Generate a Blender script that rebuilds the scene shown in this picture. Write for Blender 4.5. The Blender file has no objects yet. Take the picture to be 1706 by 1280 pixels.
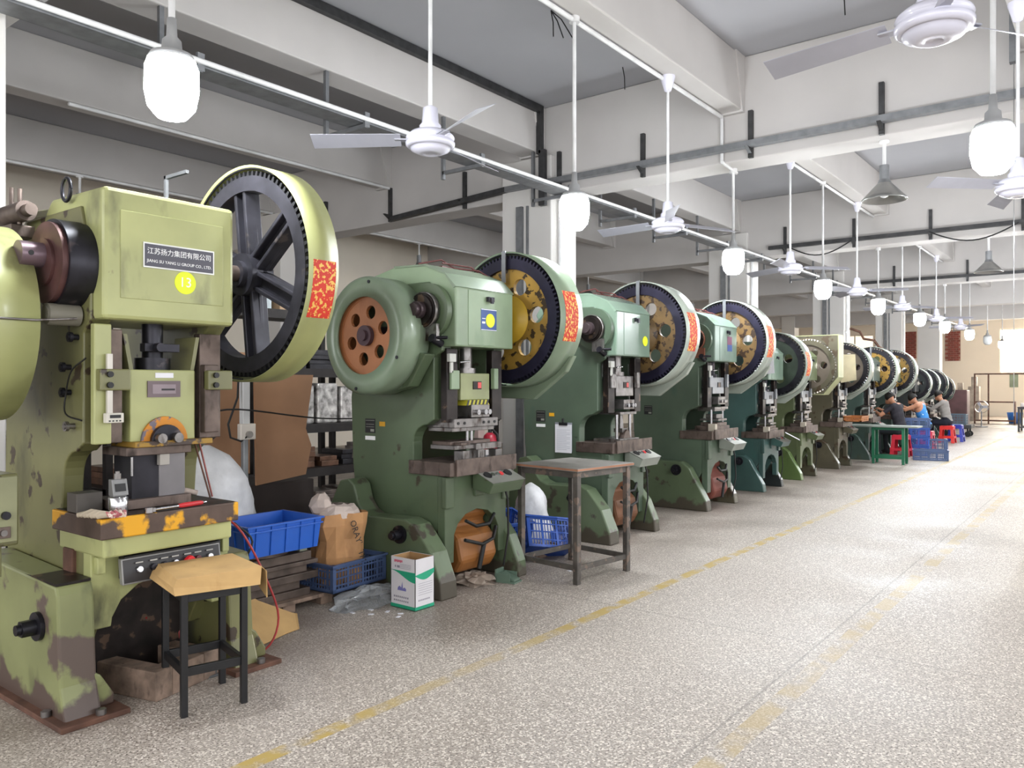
import bpy, bmesh, math, random
from mathutils import Vector, Matrix, Quaternion
PI = math.pi
R = math.radians
S = bpy.context.scene
C = S.collection
random.seed(7)

# ------------------------------------------------------------------ camera, world, light, exposure
cam_d = bpy.data.cameras.new('camera'); cam = bpy.data.objects.new('camera', cam_d); C.objects.link(cam)
cam.location = (0, 0, 1.5); cam.rotation_euler = (R(90), 0, R(37.67))
cam_d.sensor_width = 36; cam_d.lens = 1330 / 1706 * 36; cam_d.clip_end = 200; cam_d.clip_start = .05
S.camera = cam
S.view_settings.view_transform = 'Standard'; S.view_settings.look = 'None'
S.view_settings.gamma = 1; S.view_settings.use_curve_mapping = False
S.view_settings.exposure = 0.72
LAMP_STRENGTH = 105.0
WINDOW_STRENGTH = 12.0
w = bpy.data.worlds.new('world'); S.world = w; w.use_nodes = True
w.node_tree.nodes['Background'].inputs[0].default_value = (.80, .88, 1, 1)
w.node_tree.nodes['Background'].inputs[1].default_value = 1.0
def area(name, loc, rot, sx, sy, energy, col):
    d = bpy.data.lights.new(name, 'AREA'); d.shape = 'RECTANGLE'; d.size = sx; d.size_y = sy; d.energy = energy; d.color = col
    o = bpy.data.objects.new(name, d); C.objects.link(o); o.location = loc; o.rotation_euler = rot
    return o
# fill added as if from unseen windows right and behind; daylight from far windows
area('daylight_right_wall', (7.9, 8, 2.4), (0, R(90), 0), 2.4, 26, 300, (1, .98, .95))
area('daylight_right_wall_far', (7.9, 32, 2.4), (0, R(90), 0), 2.4, 18, 110, (1, .98, .95))
area('daylight_behind', (-3, -3.9, 2.4), (R(90), 0, 0), 16, 2.2, 260, (1, .98, .96))
area('daylight_far_wall', (0.6, 42.7, 2.6), (R(-90), 0, 0), 9, 2.2, 300, (1, .95, .86))

# ------------------------------------------------------------------ materials
def lin(h):
    h = h.lstrip('#'); v = [int(h[i:i+2], 16) / 255 for i in (0, 2, 4)]
    return tuple(x / 12.92 if x <= .04045 else ((x + .055) / 1.055) ** 2.4 for x in v) + (1,)
_M = {}
def mat(name, col, rough=.5, metal=0, var=.12, vs=3, wear=None, wt=.62, ws=5, wz=1, bump=0, bs=60, dirt=None, dt=.6, emit=None, es=0, alpha=1, trans=0, coat=0, foot=None):
    if name in _M: return _M[name]
    m = bpy.data.materials.new(name); m.use_nodes = True; nt = m.node_tree; N = nt.nodes; L = nt.links
    b = N['Principled BSDF']; b.inputs['Roughness'].default_value = rough; b.inputs['Metallic'].default_value = metal
    if coat: b.inputs['Coat Weight'].default_value = coat; b.inputs['Coat Roughness'].default_value = .15
    if trans: b.inputs['Transmission Weight'].default_value = trans
    if alpha < 1: b.inputs['Alpha'].default_value = alpha
    if emit:
        b.inputs['Emission Color'].default_value = lin(emit); b.inputs['Emission Strength'].default_value = es
    tc = N.new('ShaderNodeTexCoord'); oi = N.new('ShaderNodeObjectInfo')
    va = N.new('ShaderNodeVectorMath'); va.operation = 'MULTIPLY_ADD'
    L.new(oi.outputs['Random'], va.inputs[0]); va.inputs[1].default_value = (17, 23, 9); L.new(tc.outputs['Object'], va.inputs[2])
    def noise(scale, detail=4, zs=1):
        n = N.new('ShaderNodeTexNoise'); n.inputs['Scale'].default_value = scale; n.inputs['Detail'].default_value = detail
        if zs != 1:
            mp = N.new('ShaderNodeMapping'); mp.inputs['Scale'].default_value = (1, 1, zs); L.new(va.outputs[0], mp.inputs[0]); L.new(mp.outputs[0], n.inputs['Vector'])
        else: L.new(va.outputs[0], n.inputs['Vector'])
        return n.outputs[0]
    def mix(fac, a, bcol):
        x = N.new('ShaderNodeMix'); x.data_type = 'RGBA'
        L.new(fac, x.inputs[0])
        for s, i in ((a, 6), (bcol, 7)):
            if isinstance(s, tuple): x.inputs[i].default_value = s
            else: L.new(s, x.inputs[i])
        return x.outputs[2]
    def step(src, lo, hi):
        r = N.new('ShaderNodeMapRange'); r.inputs[1].default_value = lo; r.inputs[2].default_value = hi; L.new(src, r.inputs[0]); return r.outputs[0]
    c0 = lin(col); c1 = tuple(x * (1 - var * 2.2) for x in c0[:3]) + (1,); c2 = tuple(min(1, x * (1 + var)) for x in c0[:3]) + (1,)
    out = mix(step(noise(vs), .3, .7), c1, c2)
    if dirt: out = mix(step(noise(vs * 1.7, 6, .45), dt, dt + .16), out, lin(dirt))
    if wear: out = mix(step(noise(ws, 8, wz), wt, wt + .035), out, lin(wear))
    if foot:   # rust and bare primer creeping up from the floor
        sz = N.new('ShaderNodeSeparateXYZ'); L.new(tc.outputs['Object'], sz.inputs[0])
        ma = N.new('ShaderNodeMath'); ma.operation = 'MULTIPLY_ADD'; L.new(noise(6, 8), ma.inputs[0]); ma.inputs[1].default_value = -.42; L.new(sz.outputs[2], ma.inputs[2])
        out = mix(step(ma.outputs[0], -.08, -.12), out, lin(foot))
    L.new(out, b.inputs['Base Color'])
    if bump:
        bm = N.new('ShaderNodeBump'); bm.inputs['Strength'].default_value = bump; bm.inputs['Distance'].default_value = .004
        L.new(noise(bs, 3), bm.inputs['Height']); L.new(bm.outputs[0], b.inputs['Normal'])
    _M[name] = m; return m

# ------------------------------------------------------------------ mesh helper
class MB:
    def __init__(s): s.v = []; s.f = []; s.mi = []; s.sm = []; s.cur = 0; s.smooth = False; s.T = None
    def add(s, vs, fs, smooth=None):
        o = len(s.v)
        if s.T is not None: vs = [s.T @ Vector(p) for p in vs]
        s.v += [tuple(p) for p in vs]; s.f += [tuple(i + o for i in f) for f in fs]
        s.mi += [s.cur] * len(fs); s.sm += [s.smooth if smooth is None else smooth] * len(fs); return s
    def box(s, x0, x1, y0, y1, z0, z1):
        v = [(x, y, z) for z in (z0, z1) for y in (y0, y1) for x in (x0, x1)]
        return s.add(v, [(0, 2, 3, 1), (4, 5, 7, 6), (0, 1, 5, 4), (2, 6, 7, 3), (0, 4, 6, 2), (1, 3, 7, 5)], False)
    def prism(s, poly, axis, a, b):
        # poly in the plane left over: axis y -> (x,z); axis x -> (y,z); axis z -> (x,y)
        def P(p, t):
            if axis == 'y': return (p[0], t, p[1])
            if axis == 'x': return (t, p[0], p[1])
            return (p[0], p[1], t)
        n = len(poly); v = [P(p, a) for p in poly] + [P(p, b) for p in poly]
        ar = sum(poly[i][0] * poly[(i+1) % n][1] - poly[(i+1) % n][0] * poly[i][1] for i in range(n))
        fl = (ar > 0) != (axis == 'y')
        if b < a: fl = not fl
        A = tuple(range(n)); B = tuple(range(n, 2 * n)); q = [(i, (i+1) % n, n + (i+1) % n, n + i) for i in range(n)]
        if fl: A = A[::-1]
        else: B = B[::-1]; q = [x[::-1] for x in q]
        return s.add(v, [A, B] + q, False)
    def cyl(s, p0, p1, r0, r1=None, n=20, caps=True):
        r1 = r0 if r1 is None else r1; p0 = Vector(p0); p1 = Vector(p1); d = (p1 - p0).normalized(); q = d.to_track_quat('Z', 'Y')
        v = []
        for p, r in ((p0, r0), (p1, r1)):
            v += [p + q @ Vector((r * math.cos(2*PI*i/n), r * math.sin(2*PI*i/n), 0)) for i in range(n)]
        s.add(v, [(i, (i+1) % n, n + (i+1) % n, n + i) for i in range(n)], True)
        if caps: s.add(v, [tuple(range(n))[::-1], tuple(range(n, 2*n))], False)
        return s
    def lathe(s, prof, c=(0, 0, 0), axis='z', n=32, smooth=True, a0=0, a1=2*PI):
        full = abs(a1 - a0 - 2*PI) < 1e-6; m = len(prof); v = []; nn = n if full else n + 1
        for i in range(nn):
            a = a0 + (a1 - a0) * i / n; ca, sa = math.cos(a), math.sin(a)
            for r, t in prof:
                if axis == 'z': p = (r*ca, r*sa, t)
                elif axis == 'y': p = (r*ca, t, -r*sa)
                else: p = (t, r*ca, r*sa)
                v.append((p[0]+c[0], p[1]+c[1], p[2]+c[2]))
        f = []
        for i in range(n):
            j = (i+1) % nn
            for k in range(m-1):
                f.append((i*m+k, j*m+k, j*m+k+1, i*m+k+1))
        return s.add(v, f, smooth)
    def ring(s, c, r0, r1, y0, y1, n=64):   # closed ring about the y axis
        s.lathe([(r1, y0), (r1, y1)], c, 'y', n, True); s.lathe([(r0, y1), (r0, y0)], c, 'y', n, True)
        s.lathe([(r0, y0), (r1, y0)], c, 'y', n, False); s.lathe([(r1, y1), (r0, y1)], c, 'y', n, False); return s
    def tube(s, pts, r, n=8, caps=True):
        pts = [Vector(p) for p in pts]; v = []; rs = r if isinstance(r, (list, tuple)) else [r]*len(pts)
        up = None
        for i, p in enumerate(pts):
            d = (pts[min(i+1, len(pts)-1)] - pts[max(i-1, 0)]).normalized()
            if up is None: up = d.orthogonal().normalized()
            up = (up - d * up.dot(d)); up = up.normalized() if up.length > 1e-6 else d.orthogonal().normalized()
            w_ = d.cross(up)
            v += [p + (up * math.cos(2*PI*k/n) + w_ * math.sin(2*PI*k/n)) * rs[i] for k in range(n)]
        f = [(i*n+k, i*n+(k+1) % n, (i+1)*n+(k+1) % n, (i+1)*n+k) for i in range(len(pts)-1) for k in range(n)]
        s.add(v, f, True)
        if caps: s.add(v, [tuple(range(n))[::-1], tuple(range((len(pts)-1)*n, len(pts)*n))], False)
        return s
    def curve(s, pts, r, n=8, k=5):
        P_ = [Vector(p) for p in pts]; P_ = [P_[0]*2-P_[1]]+P_+[P_[-1]*2-P_[-2]]; out = []
        for i in range(1, len(P_)-2):
            a, b, c, d = P_[i-1:i+3]
            for j in range(k):
                t = j/k; out.append(.5*((2*b)+(c-a)*t+(2*a-5*b+4*c-d)*t*t+(3*b-a-3*c+d)*t**3))
        out.append(P_[-2]); return s.tube(out, r, n)
    def ball(s, c, rx, ry=None, rz=None, n=16, m=10):
        ry = rx if ry is None else ry; rz = rx if rz is None else rz; v = []; f = []
        for j in range(m+1):
            t = PI*j/m
            for i in range(n):
                a = 2*PI*i/n; v.append((c[0]+rx*math.sin(t)*math.cos(a), c[1]+ry*math.sin(t)*math.sin(a), c[2]-rz*math.cos(t)))
        for j in range(m):
            for i in range(n): f.append((j*n+i, j*n+(i+1) % n, (j+1)*n+(i+1) % n, (j+1)*n+i))
        return s.add(v, f, True)
    def build(s, name, mats, parent=None, bevel=0, loc=None, label=None):
        me = bpy.data.meshes.new(name); me.from_pydata(s.v, [], s.f)
        if not isinstance(mats, (list, tuple)): mats = [mats]
        for m in mats: me.materials.append(m)
        me.polygons.foreach_set('material_index', s.mi); me.polygons.foreach_set('use_smooth', s.sm); me.update()
        o = bpy.data.objects.new(name, me); C.objects.link(o)
        if parent: o.parent = parent
        if loc: o.location = loc
        if bevel:
            b = o.modifiers.new('bevel', 'BEVEL'); b.width = bevel; b.segments = 2; b.limit_method = 'ANGLE'; b.angle_limit = R(35)
        if label: o['label'] = label
        return o
def tag(o, label=None, cat=None, group=None, kind=None):
    if label: o['label'] = label
    if cat: o['category'] = cat
    if group: o['group'] = group
    if kind: o['kind'] = kind
    return o
def thing(name, label, cat, loc=(0, 0, 0), rz=0, group=None):
    o = bpy.data.objects.new(name, None); C.objects.link(o); o.location = loc; o.rotation_euler = (0, 0, rz); o.empty_display_size = .1
    return tag(o, label, cat, group)
def box(name, x0, x1, y0, y1, z0, z1, m, parent=None, bevel=.004, **k):
    return MB().box(x0, x1, y0, y1, z0, z1).build(name, m, parent, bevel, **k)
def struct(name, mb, m, bevel=0):
    o = mb.build(name, m, None, bevel); o['kind'] = 'structure'; return o
def text(name, s, size, m, parent, M, extrude=.0006, align='CENTER', label=None):
    cu = bpy.data.curves.new(name, 'FONT'); cu.body = s; cu.size = size; cu.extrude = extrude; cu.align_x = align; cu.align_y = 'CENTER'; cu.resolution_u = 2
    t = bpy.data.objects.new('tmp_text', cu); C.objects.link(t); bpy.context.view_layer.update()
    me = bpy.data.meshes.new_from_object(t.evaluated_get(bpy.context.evaluated_depsgraph_get())); bpy.data.objects.remove(t)
    me.name = name; me.materials.clear(); me.materials.append(m)
    o = bpy.data.objects.new(name, me); C.objects.link(o); o.parent = parent; o.matrix_local = M
    if label: o['label'] = label
    return o
def facing_x(x, y, z):  # text lying in the YZ plane, read from +x, running along +y
    return Matrix(((0, 0, 1, x), (1, 0, 0, y), (0, 1, 0, z), (0, 0, 0, 1)))
def facing_ny(x, y, z):  # text read from -y, running along +x
    return Matrix(((1, 0, 0, x), (0, 0, -1, y), (0, 1, 0, z), (0, 0, 0, 1)))

white_wall = mat('wall_plaster', '#d9d6d2', .85, var=.04, vs=.6, bump=.15, bs=30)
ceil_m = mat('ceiling_plaster', '#a9a9ad', .9, var=.04, vs=.5)
beam_m = mat('beam_plaster', '#c4c0bd', .85, var=.05, vs=.8, dirt='#bdb8b3', dt=.66)
cream = mat('cream_wall', '#eee5d6', .85, var=.03, vs=.6)
galv = mat('galvanised_steel', '#8f9194', .45, .7, var=.1, vs=9)
dark_steel = mat('dark_strut_steel', '#4a4a4b', .5, .6, var=.15, vs=9)
white_pipe = mat('white_conduit', '#e4e4e4', .4)
black = mat('black_paint', '#17171a', .45, var=.2, vs=8)
gear_iron = mat('grey_gear_iron', '#3b3a41', .42, .45, var=.25, vs=6, wear='#57504e', wt=.66)
iron = mat('oily_cast_iron', '#2d2c33', .38, .55, var=.25, vs=7, wear='#50484a', wt=.64)
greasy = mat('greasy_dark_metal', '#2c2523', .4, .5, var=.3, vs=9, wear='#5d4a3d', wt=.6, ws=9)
steel = mat('machined_steel', '#8b8785', .35, .85, var=.15, vs=12, dirt='#4a403b', dt=.55)
dull_steel = mat('brown_worn_steel', '#6c5e57', .5, .5, var=.2, vs=9, dirt='#3a302b', dt=.55)
rust = mat('rust_brown', '#6a4a3c', .75, .1, var=.25, vs=8)
cardboard = mat('cardboard', '#c39f6a', .85, var=.08, vs=5, dirt='#a98452', dt=.66)
cardboard_l = mat('brown_board', '#a67d5e', .85, var=.06, vs=3)
wood = mat('weathered_wood', '#8b7667', .8, var=.2, vs=14, dirt='#4a3c34', dt=.6, bump=.3, bs=40)
rubber = mat('black_rubber', '#141414', .6)
red_hose = mat('red_hose', '#a8383a', .45)
white_print = mat('white_print', '#f2f2f2', .5, var=0)
black_print = mat('black_print', '#1d1d1f', .5, var=0)
paper_w = mat('white_paper', '#e6e6ec', .8, var=.02)
chrome = mat('chrome', '#c8c8cc', .18, 1, var=.05)
red_btn = mat('red_button', '#e02a33', .3, coat=.3)
yellow_disc = mat('yellow_sticker', '#e3ee22', .5, var=.04)
film = mat('clear_plastic_film', '#dfe4e8', .2, var=.1, vs=8, alpha=.3, bump=.9, bs=14)
white_bag = mat('milky_plastic_bag', '#dddde0', .35, var=.08, vs=9, bump=.8, bs=18)
silver = mat('crinkled_wrap', '#cfcac6', .22, .35, var=.35, vs=14, bump=1, bs=22)
red_paper = mat('red_gold_paper', '#c9301f', .6, wear='#e0b256', wt=.53, ws=45)
sil_leaf = mat('lamp_grey', '#b4b5b6', .4, .3)

# ------------------------------------------------------------------ room shell
def floor_material():
    m = bpy.data.materials.new('terrazzo_floor'); m.use_nodes = True; nt = m.node_tree; N = nt.nodes; L = nt.links; b = N['Principled BSDF']
    tc = N.new('ShaderNodeTexCoord'); sx = N.new('ShaderNodeSeparateXYZ'); L.new(tc.outputs['Object'], sx.inputs[0])
    def M(op, a, b_=None, c=None):
        n = N.new('ShaderNodeMath'); n.operation = op
        for i, v in enumerate((a, b_, c)):
            if v is None: continue
            if isinstance(v, (int, float)): n.inputs[i].default_value = v
            else: L.new(v, n.inputs[i])
        return n.outputs[0]
    def noise(sc, det=3, rough=.5):
        n = N.new('ShaderNodeTexNoise'); n.inputs['Scale'].default_value = sc; n.inputs['Detail'].default_value = det; n.inputs['Roughness'].default_value = rough
        L.new(tc.outputs['Object'], n.inputs['Vector']); return n.outputs[0]
    def mr(s, a, b_): 
        n = N.new('ShaderNodeMapRange'); n.inputs[1].default_value = a; n.inputs[2].default_value = b_; L.new(s, n.inputs[0]); return n.outputs[0]
    def mix(f, a, c):
        x = N.new('ShaderNodeMix'); x.data_type = 'RGBA'; L.new(f, x.inputs[0])
        for s, i in ((a, 6), (c, 7)):
            if isinstance(s, tuple): x.inputs[i].default_value = s
            else: L.new(s, x.inputs[i])
        return x.outputs[2]
    c = mix(mr(noise(.55, 5), .35, .68), lin('#9c9187'), lin('#b3a99f'))
    v = N.new('ShaderNodeTexVoronoi'); v.inputs['Scale'].default_value = 120; L.new(tc.outputs['Object'], v.inputs['Vector'])
    c = mix(mr(v.outputs['Color'], .55, .8), c, lin('#dcd3c8'))
    c = mix(mr(noise(100, 2), .56, .64), c, lin('#5f564f'))
    # dirty towards the machines, wear patches
    dirt = M('MULTIPLY', mr(sx.outputs[0], -2.9, -4.0), mr(noise(1.6, 6), .32, .6))
    c = mix(M('MULTIPLY', dirt, .7), c, lin('#75665c'))
    # joints every 2.9 m along x and 4.6 m along y
    jx = M('LESS_THAN', M('ABSOLUTE', M('SUBTRACT', M('MODULO', M('ADD', sx.outputs[0], 30.0 + 1.42), 3.0), 0.0)), .012)
    jy = M('LESS_THAN', M('ABSOLUTE', M('SUBTRACT', M('MODULO', M('ADD', sx.outputs[1], 30.0 - 5.9), 3.6), 0.0)), .012)
    c = mix(M('MULTIPLY', M('MAXIMUM', jx, jy), .45), c, lin('#6c655e'))
    # worn yellow line
    wob = M('MULTIPLY', M('SUBTRACT', noise(2, 3), .5), .03)
    ln = M('LESS_THAN', M('ABSOLUTE', M('ADD', M('SUBTRACT', sx.outputs[0], -2.74), wob)), .042)
    c = mix(M('MULTIPLY', M('MULTIPLY', ln, mr(noise(7, 6), .36, .56)), mr(noise(.45, 2), .25, .5)), c, lin('#b39a58'))
    ln2 = M('LESS_THAN', M('ABSOLUTE', M('ADD', M('SUBTRACT', sx.outputs[0], -1.3), wob)), .05)
    c = mix(M('MULTIPLY', M('MULTIPLY', ln2, mr(noise(5, 6), .38, .58)), .7), c, lin('#b09a6c'))
    L.new(c, b.inputs['Base Color'])
    rr = mr(noise(1.1, 5), .3, .7); r2 = N.new('ShaderNodeMapRange'); r2.inputs[3].default_value = .38; r2.inputs[4].default_value = .6; L.new(rr, r2.inputs[0]); L.new(r2.outputs[0], b.inputs['Roughness'])
    bu = N.new('ShaderNodeBump'); bu.inputs['Strength'].default_value = .12; bu.inputs['Distance'].default_value = .003; L.new(noise(60, 4), bu.inputs['Height']); L.new(bu.outputs[0], b.inputs['Normal'])
    return m
XL, XR, YB, YF = -15.2, 8.0, -4.0, 43.0
ZS = 5.27
struct('floor', MB().box(XL, XR, YB, YF, -.15, 0), floor_material())
struct('ceiling', MB().box(XL, XR, YB, YF, ZS, ZS+.15), ceil_m)
struct('wall_left', MB().box(XL-.2, XL, YB-.2, YF+.2, -.15, ZS+.15), cream)
# right and back walls out of view, window openings assumed for light; far wall
wr = MB().box(XR, XR+.2, YB, YF, -.15, 1.2).box(XR, XR+.2, YB, YF, 3.6, ZS+.15)
y = YB
while y < YF: wr.box(XR, XR+.2, y, y+.6, 1.2, 3.6); y += 7
struct('wall_right', wr, white_wall)
wb = MB().box(XL, XR, YB-.2, YB, -.15, 1.2).box(XL, XR, YB-.2, YB, 3.6, ZS+.15)
for x in (XL, -11, -5, 1, 7.2): wb.box(x, x+.8, YB-.2, YB, 1.2, 3.6)
struct('wall_back', wb, white_wall)
# far wall: openings (x0,x1,z0,z1)
far_open = [(-14.6, -10.2, 2.5, 4.0), (-4.7, 6.6, 2.0, 4.05)]
wf = MB().box(XL, XR, YF, YF+.2, -.15, 2.0).box(XL, XR, YF, YF+.2, 4.05, ZS+.15)
wf.box(XL, -14.6, YF, YF+.2, 2.0, 4.05).box(-14.6, -10.2, YF, YF+.2, 2.0, 2.5).box(-14.6, -10.2, YF, YF+.2, 4.0, 4.05).box(-10.2, -4.7, YF, YF+.2, 2.0, 4.05).box(6.6, XR, YF, YF+.2, 2.0, 4.05)
struct('wall_far', wf, cream)
pane_m = mat('daylit_frosted_pane', '#fff6e6', .5, var=0, emit='#fff1d8', es=WINDOW_STRENGTH)
pane_w = mat('daylit_curtained_pane', '#efe4d2', .6, var=0, emit='#ffe9cf', es=.75)
frame_m = mat('window_frame_paint', '#d8d2c8', .5)
for n, (x0, x1, z0, z1) in enumerate(far_open):
    win = tag(MB().box(x0, x1, YF+.06, YF+.12, z0, z0+.06).box(x0, x1, YF+.06, YF+.12, z1-.06, z1).build('window_%d' % (n+1), frame_m), kind='structure')
    k = 5 if n == 0 else 8; wd = (x1-x0)/k
    for i in range(k):
        box('pane', x0+i*wd+.03, x0+(i+1)*wd-.03, YF+.085, YF+.095, z0+.06, z1-.06, pane_w if n == 0 else pane_m, win, 0)
        box('mullion', x0+i*wd-.03, x0+i*wd+.03, YF+.05, YF+.13, z0, z1, frame_m, win, 0)
# beams
bm_ = []
BX = [(-12.5, .28), (-9.45, .28), (-6.5, .34), (-3.63, .24), (-.65, .3), (2.2, .26), (5.1, .34), ]
n = 0
for x, wd in BX:
    struct('ceiling_beam', MB().box(x-wd/2, x+wd/2, YB, YF, 4.64, ZS), beam_m, .015)
for k in range(-1, 6):
    y0 = 8.9 + 7*(k-1)
    if y0 < YB or y0 > YF-.6: continue
    struct('cross_beam', MB().box(XL, XR, y0, y0+.45, 4.08, ZS-.002), beam_m, .015)
    for cx in (-12.4, -6.5, -.55, 5.2):
        if cx == -.55 and y0 < 3: continue
        if cx > 0 and False: continue
        x0c = cx - .5 if cx == -6.5 else cx-.3
        x1c = cx + .34 if cx == -6.5 else cx+.3
        if cx == -.55: x0c, x1c = -.72, -.1
        struct('column', MB().box(x0c, x1c, y0-.06, y0+(.34 if y0 < 3 else .56), 0, 4.6), white_wall, .012)
# haunches where the secondary beams meet the cross beams
for k in range(0, 5):
    y0 = 8.9 + 7*(k-1)
    for x, wd in BX:
        struct('beam_haunch', MB().prism([(y0-.25, ZS-.001), (y0+.001, ZS-.001), (y0+.001, 4.62), (y0-.06, 4.62)], 'x', x-wd/2-.02, x+wd/2+.02), beam_m)
# ------------------------------------------------------------------ services under the ceiling
# cable tray along the press row, hung from the beam over the columns
t = thing('cable_tray', 'long grey cable tray hung above the presses, running away along the row', 'cable tray', (-5.9, 0, 4.0))
for a, b in ((-3.2, 15.2), (15.25, 41)):
    m_ = MB().box(-.11, .11, a, b, 0, .008).box(-.115, -.107, a, b, 0, .07).box(.107, .115, a, b, 0, .07); m_.build('tray_channel', galv, t)
tb = MB().cyl((.15, -3.2, .03), (.15, 41, .03), .022, n=10); tb.build('conduit', white_pipe, t, label='white conduit fixed along the tray edge')
for k in range(-1, 22):
    y = 5.2 + 1.73*k - (0 if k < 2 else -.06)
    if abs((y-1.9) % 7) < .6: continue
    m_ = MB().box(-.49, -.45, y-.02, y+.02, -.1, 1.1).box(-.47, .13, y-.02, y+.02, -.045, -.005).box(.11, .14, y-.03, y+.03, -.04, .1)
    m_.build('hanger', galv, t)
# dark track in the corner of beam and slab
for x, lab in ((-6.285, 'dark metal trunking along the beam above the press row, dropping down the column'), (-.845, 'dark metal trunking along the beam at the top right corner')):
    sgn = 1 if x < -3 else -1
    t = thing('trunking', lab, 'trunking', (x, 0, 5.2))
    a = 2.37
    for y in (8.8,):
        box('trunk_run', -.035, .035, a, y, -.04, .055, dark_steel if sgn > 0 else galv, t, .003)
        MB().box(-.035, .035, y-.08, y, -.6 if sgn > 0 else -.7, -.04).box(.0, .1*sgn+.001 if sgn > 0 else .001, y-.08, y-.02, -4.0 if sgn < 0 else -1.3, -.55).build('trunk_drop', dark_steel if sgn > 0 else galv, t, .003)
# horizontal strut tray on the cross beams
def beam_tray(yf, x0, x1, lab, zt=4.22, kink=None, stubs=()):
    t = thing('strut_tray', lab, 'cable tray', (0, yf, zt))
    if kink:
        xk, x2, zk = kink
        MB().prism([(x2, zk-.035), (x2, zk+.035), (xk, .035), (xk, -.035)], 'y', -.14, -.05).build('tray_end', dark_steel, t)
    MB().box(x0, x1, -.14, -.05, -.035, .035).build('tray_channel', galv if yf < 10 else dark_steel, t)
    for sx in stubs:
        MB().box(sx-.025, sx+.025, -.05, 0, -.14, .4).prism([(0, -.13), (0, -.03), (-.17, -.03)], 'x', sx-.02, sx+.02).build('hanger', dark_steel, t)
    return t
beam_tray(8.9, -6.9, 3, 'grey strut tray fixed along the nearest cross beam', kink=(-6.9, -9.2, -.12), stubs=(-9.3, -7.73, -6.05, -4.79, -3.41, -2.02, -.6, .8))
beam_tray(15.9, -5.7, 4, 'dark strut tray fixed along the second cross beam', stubs=(-5.4, -4.1, -2.8, -1.4, 0, 1.4))
beam_tray(22.9, -5.7, 4, 'dark strut tray fixed along the third cross beam', stubs=(-4.9, -3.2, -1.5, .2))
t = MB().box(-10.9, -10.85, 8.84, 8.899, 4.0, 4.62).prism([(-10.93, 4.2), (-10.82, 4.2), (-10.875, 3.9)], 'y', 8.82, 8.89).build('strut_bracket', dark_steel)
tag(t, 'lone dark strut bracket at the left end of the nearest cross beam', 'bracket')
# sagging cable below the second tray
for (xa, xb, lab) in ((-5.3, -4.1, 'black cable sagging under the second cross beam, left loop'), (-2.8, -1.45, 'black cable sagging under the second cross beam, right loop')):
    pts = [(xa+(xb-xa)*i/14, 15.74, 4.2-.22*math.sin(PI*i/14)) for i in range(15)]
    tag(MB().tube(pts, .012, 6).build('cable', rubber), lab, 'cable')
# conduits below the beams
for x, y0, y1, z, lab in ((-3.75, 2.37, 8.85, 4.61, 'white conduit under the beam above the fans, nearest bay'), (-3.75, 9.4, 15.85, 4.61, 'white conduit under the beam above the fans, second bay'), (-3.75, 16.4, 22.85, 4.61, 'white conduit under the beam above the fans, third bay'),
                      (-9.3, 4.0, 8.85, 4.61, 'white conduit under the beam left of the columns'), (-12.35, 2.37, 8.85, 4.61, 'white conduit under the beam nearest the left wall, front bay'), (-12.35, 9.4, 15.85, 4.61, 'white conduit under the beam nearest the left wall, second bay')):
    tag(MB().cyl((x, y0, z), (x, y1, z), .022, n=10).build('conduit', white_pipe), lab, 'conduit')
tag(MB().cyl((-3.75, 8.86, 4.1), (-3.75, 8.86, 4.6), .02, n=8).cyl((-3.75, 8.86, 4.09), (-3.75, 9.3, 4.05), .02, n=8).build('conduit', white_pipe), 'short white conduit dropping down the face of the nearest cross beam', 'conduit')
# pipes down the columns
for k, lab in ((0, 'first column behind the presses'), (1, 'second column behind the presses'), (2, 'third column behind the presses'), (3, 'fourth column behind the presses')):
    yc = 8.84+7*k
    tag(MB().box(-6.72, -6.62, yc-.05, yc-.001, .2, 3.95).box(-6.56, -6.53, yc-.03, yc-.001, .2, 3.95).build('duct', galv), 'grey metal duct down the %s' % lab, 'duct')
    tag(MB().cyl((-6.12, yc+.16, .2), (-6.12, yc+.16, 4.0), .028, n=10).box(-6.158, -6.12, yc+.1, yc+.22, 2.9, 2.94).build('conduit', white_pipe), 'white pipe on the aisle side of the %s' % lab, 'conduit')
# wires left hanging from the slab
for i, (x, y, z, n_, lab) in enumerate(((-5.1, 5.2, 5.26, 1, 'single black wire hanging from the ceiling above the first fan'), (-4.6, 6.6, 5.26, 3, 'spray of three black wires hanging from the ceiling'), (-2.2, 6.3, 5.26, 2, 'pair of thin wires hanging from the ceiling near the top edge'),
                                  (-2.15, 7.9, 5.26, 1, 'black wire hanging from the ceiling right of the beam'), (-4.75, 8.3, 5.26, 1, 'thin wire hanging near the ceiling corner by the cross beam'))):
    m_ = MB()
    for k in range(n_):
        m_.tube([(x, y, z), (x+.02+.05*k, y+.01, z-.12), (x+.03+.1*k, y+.03*k, z-.27-.03*k)], .006, 5)
    tag(m_.build('wire', rubber), lab, 'wire')

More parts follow.
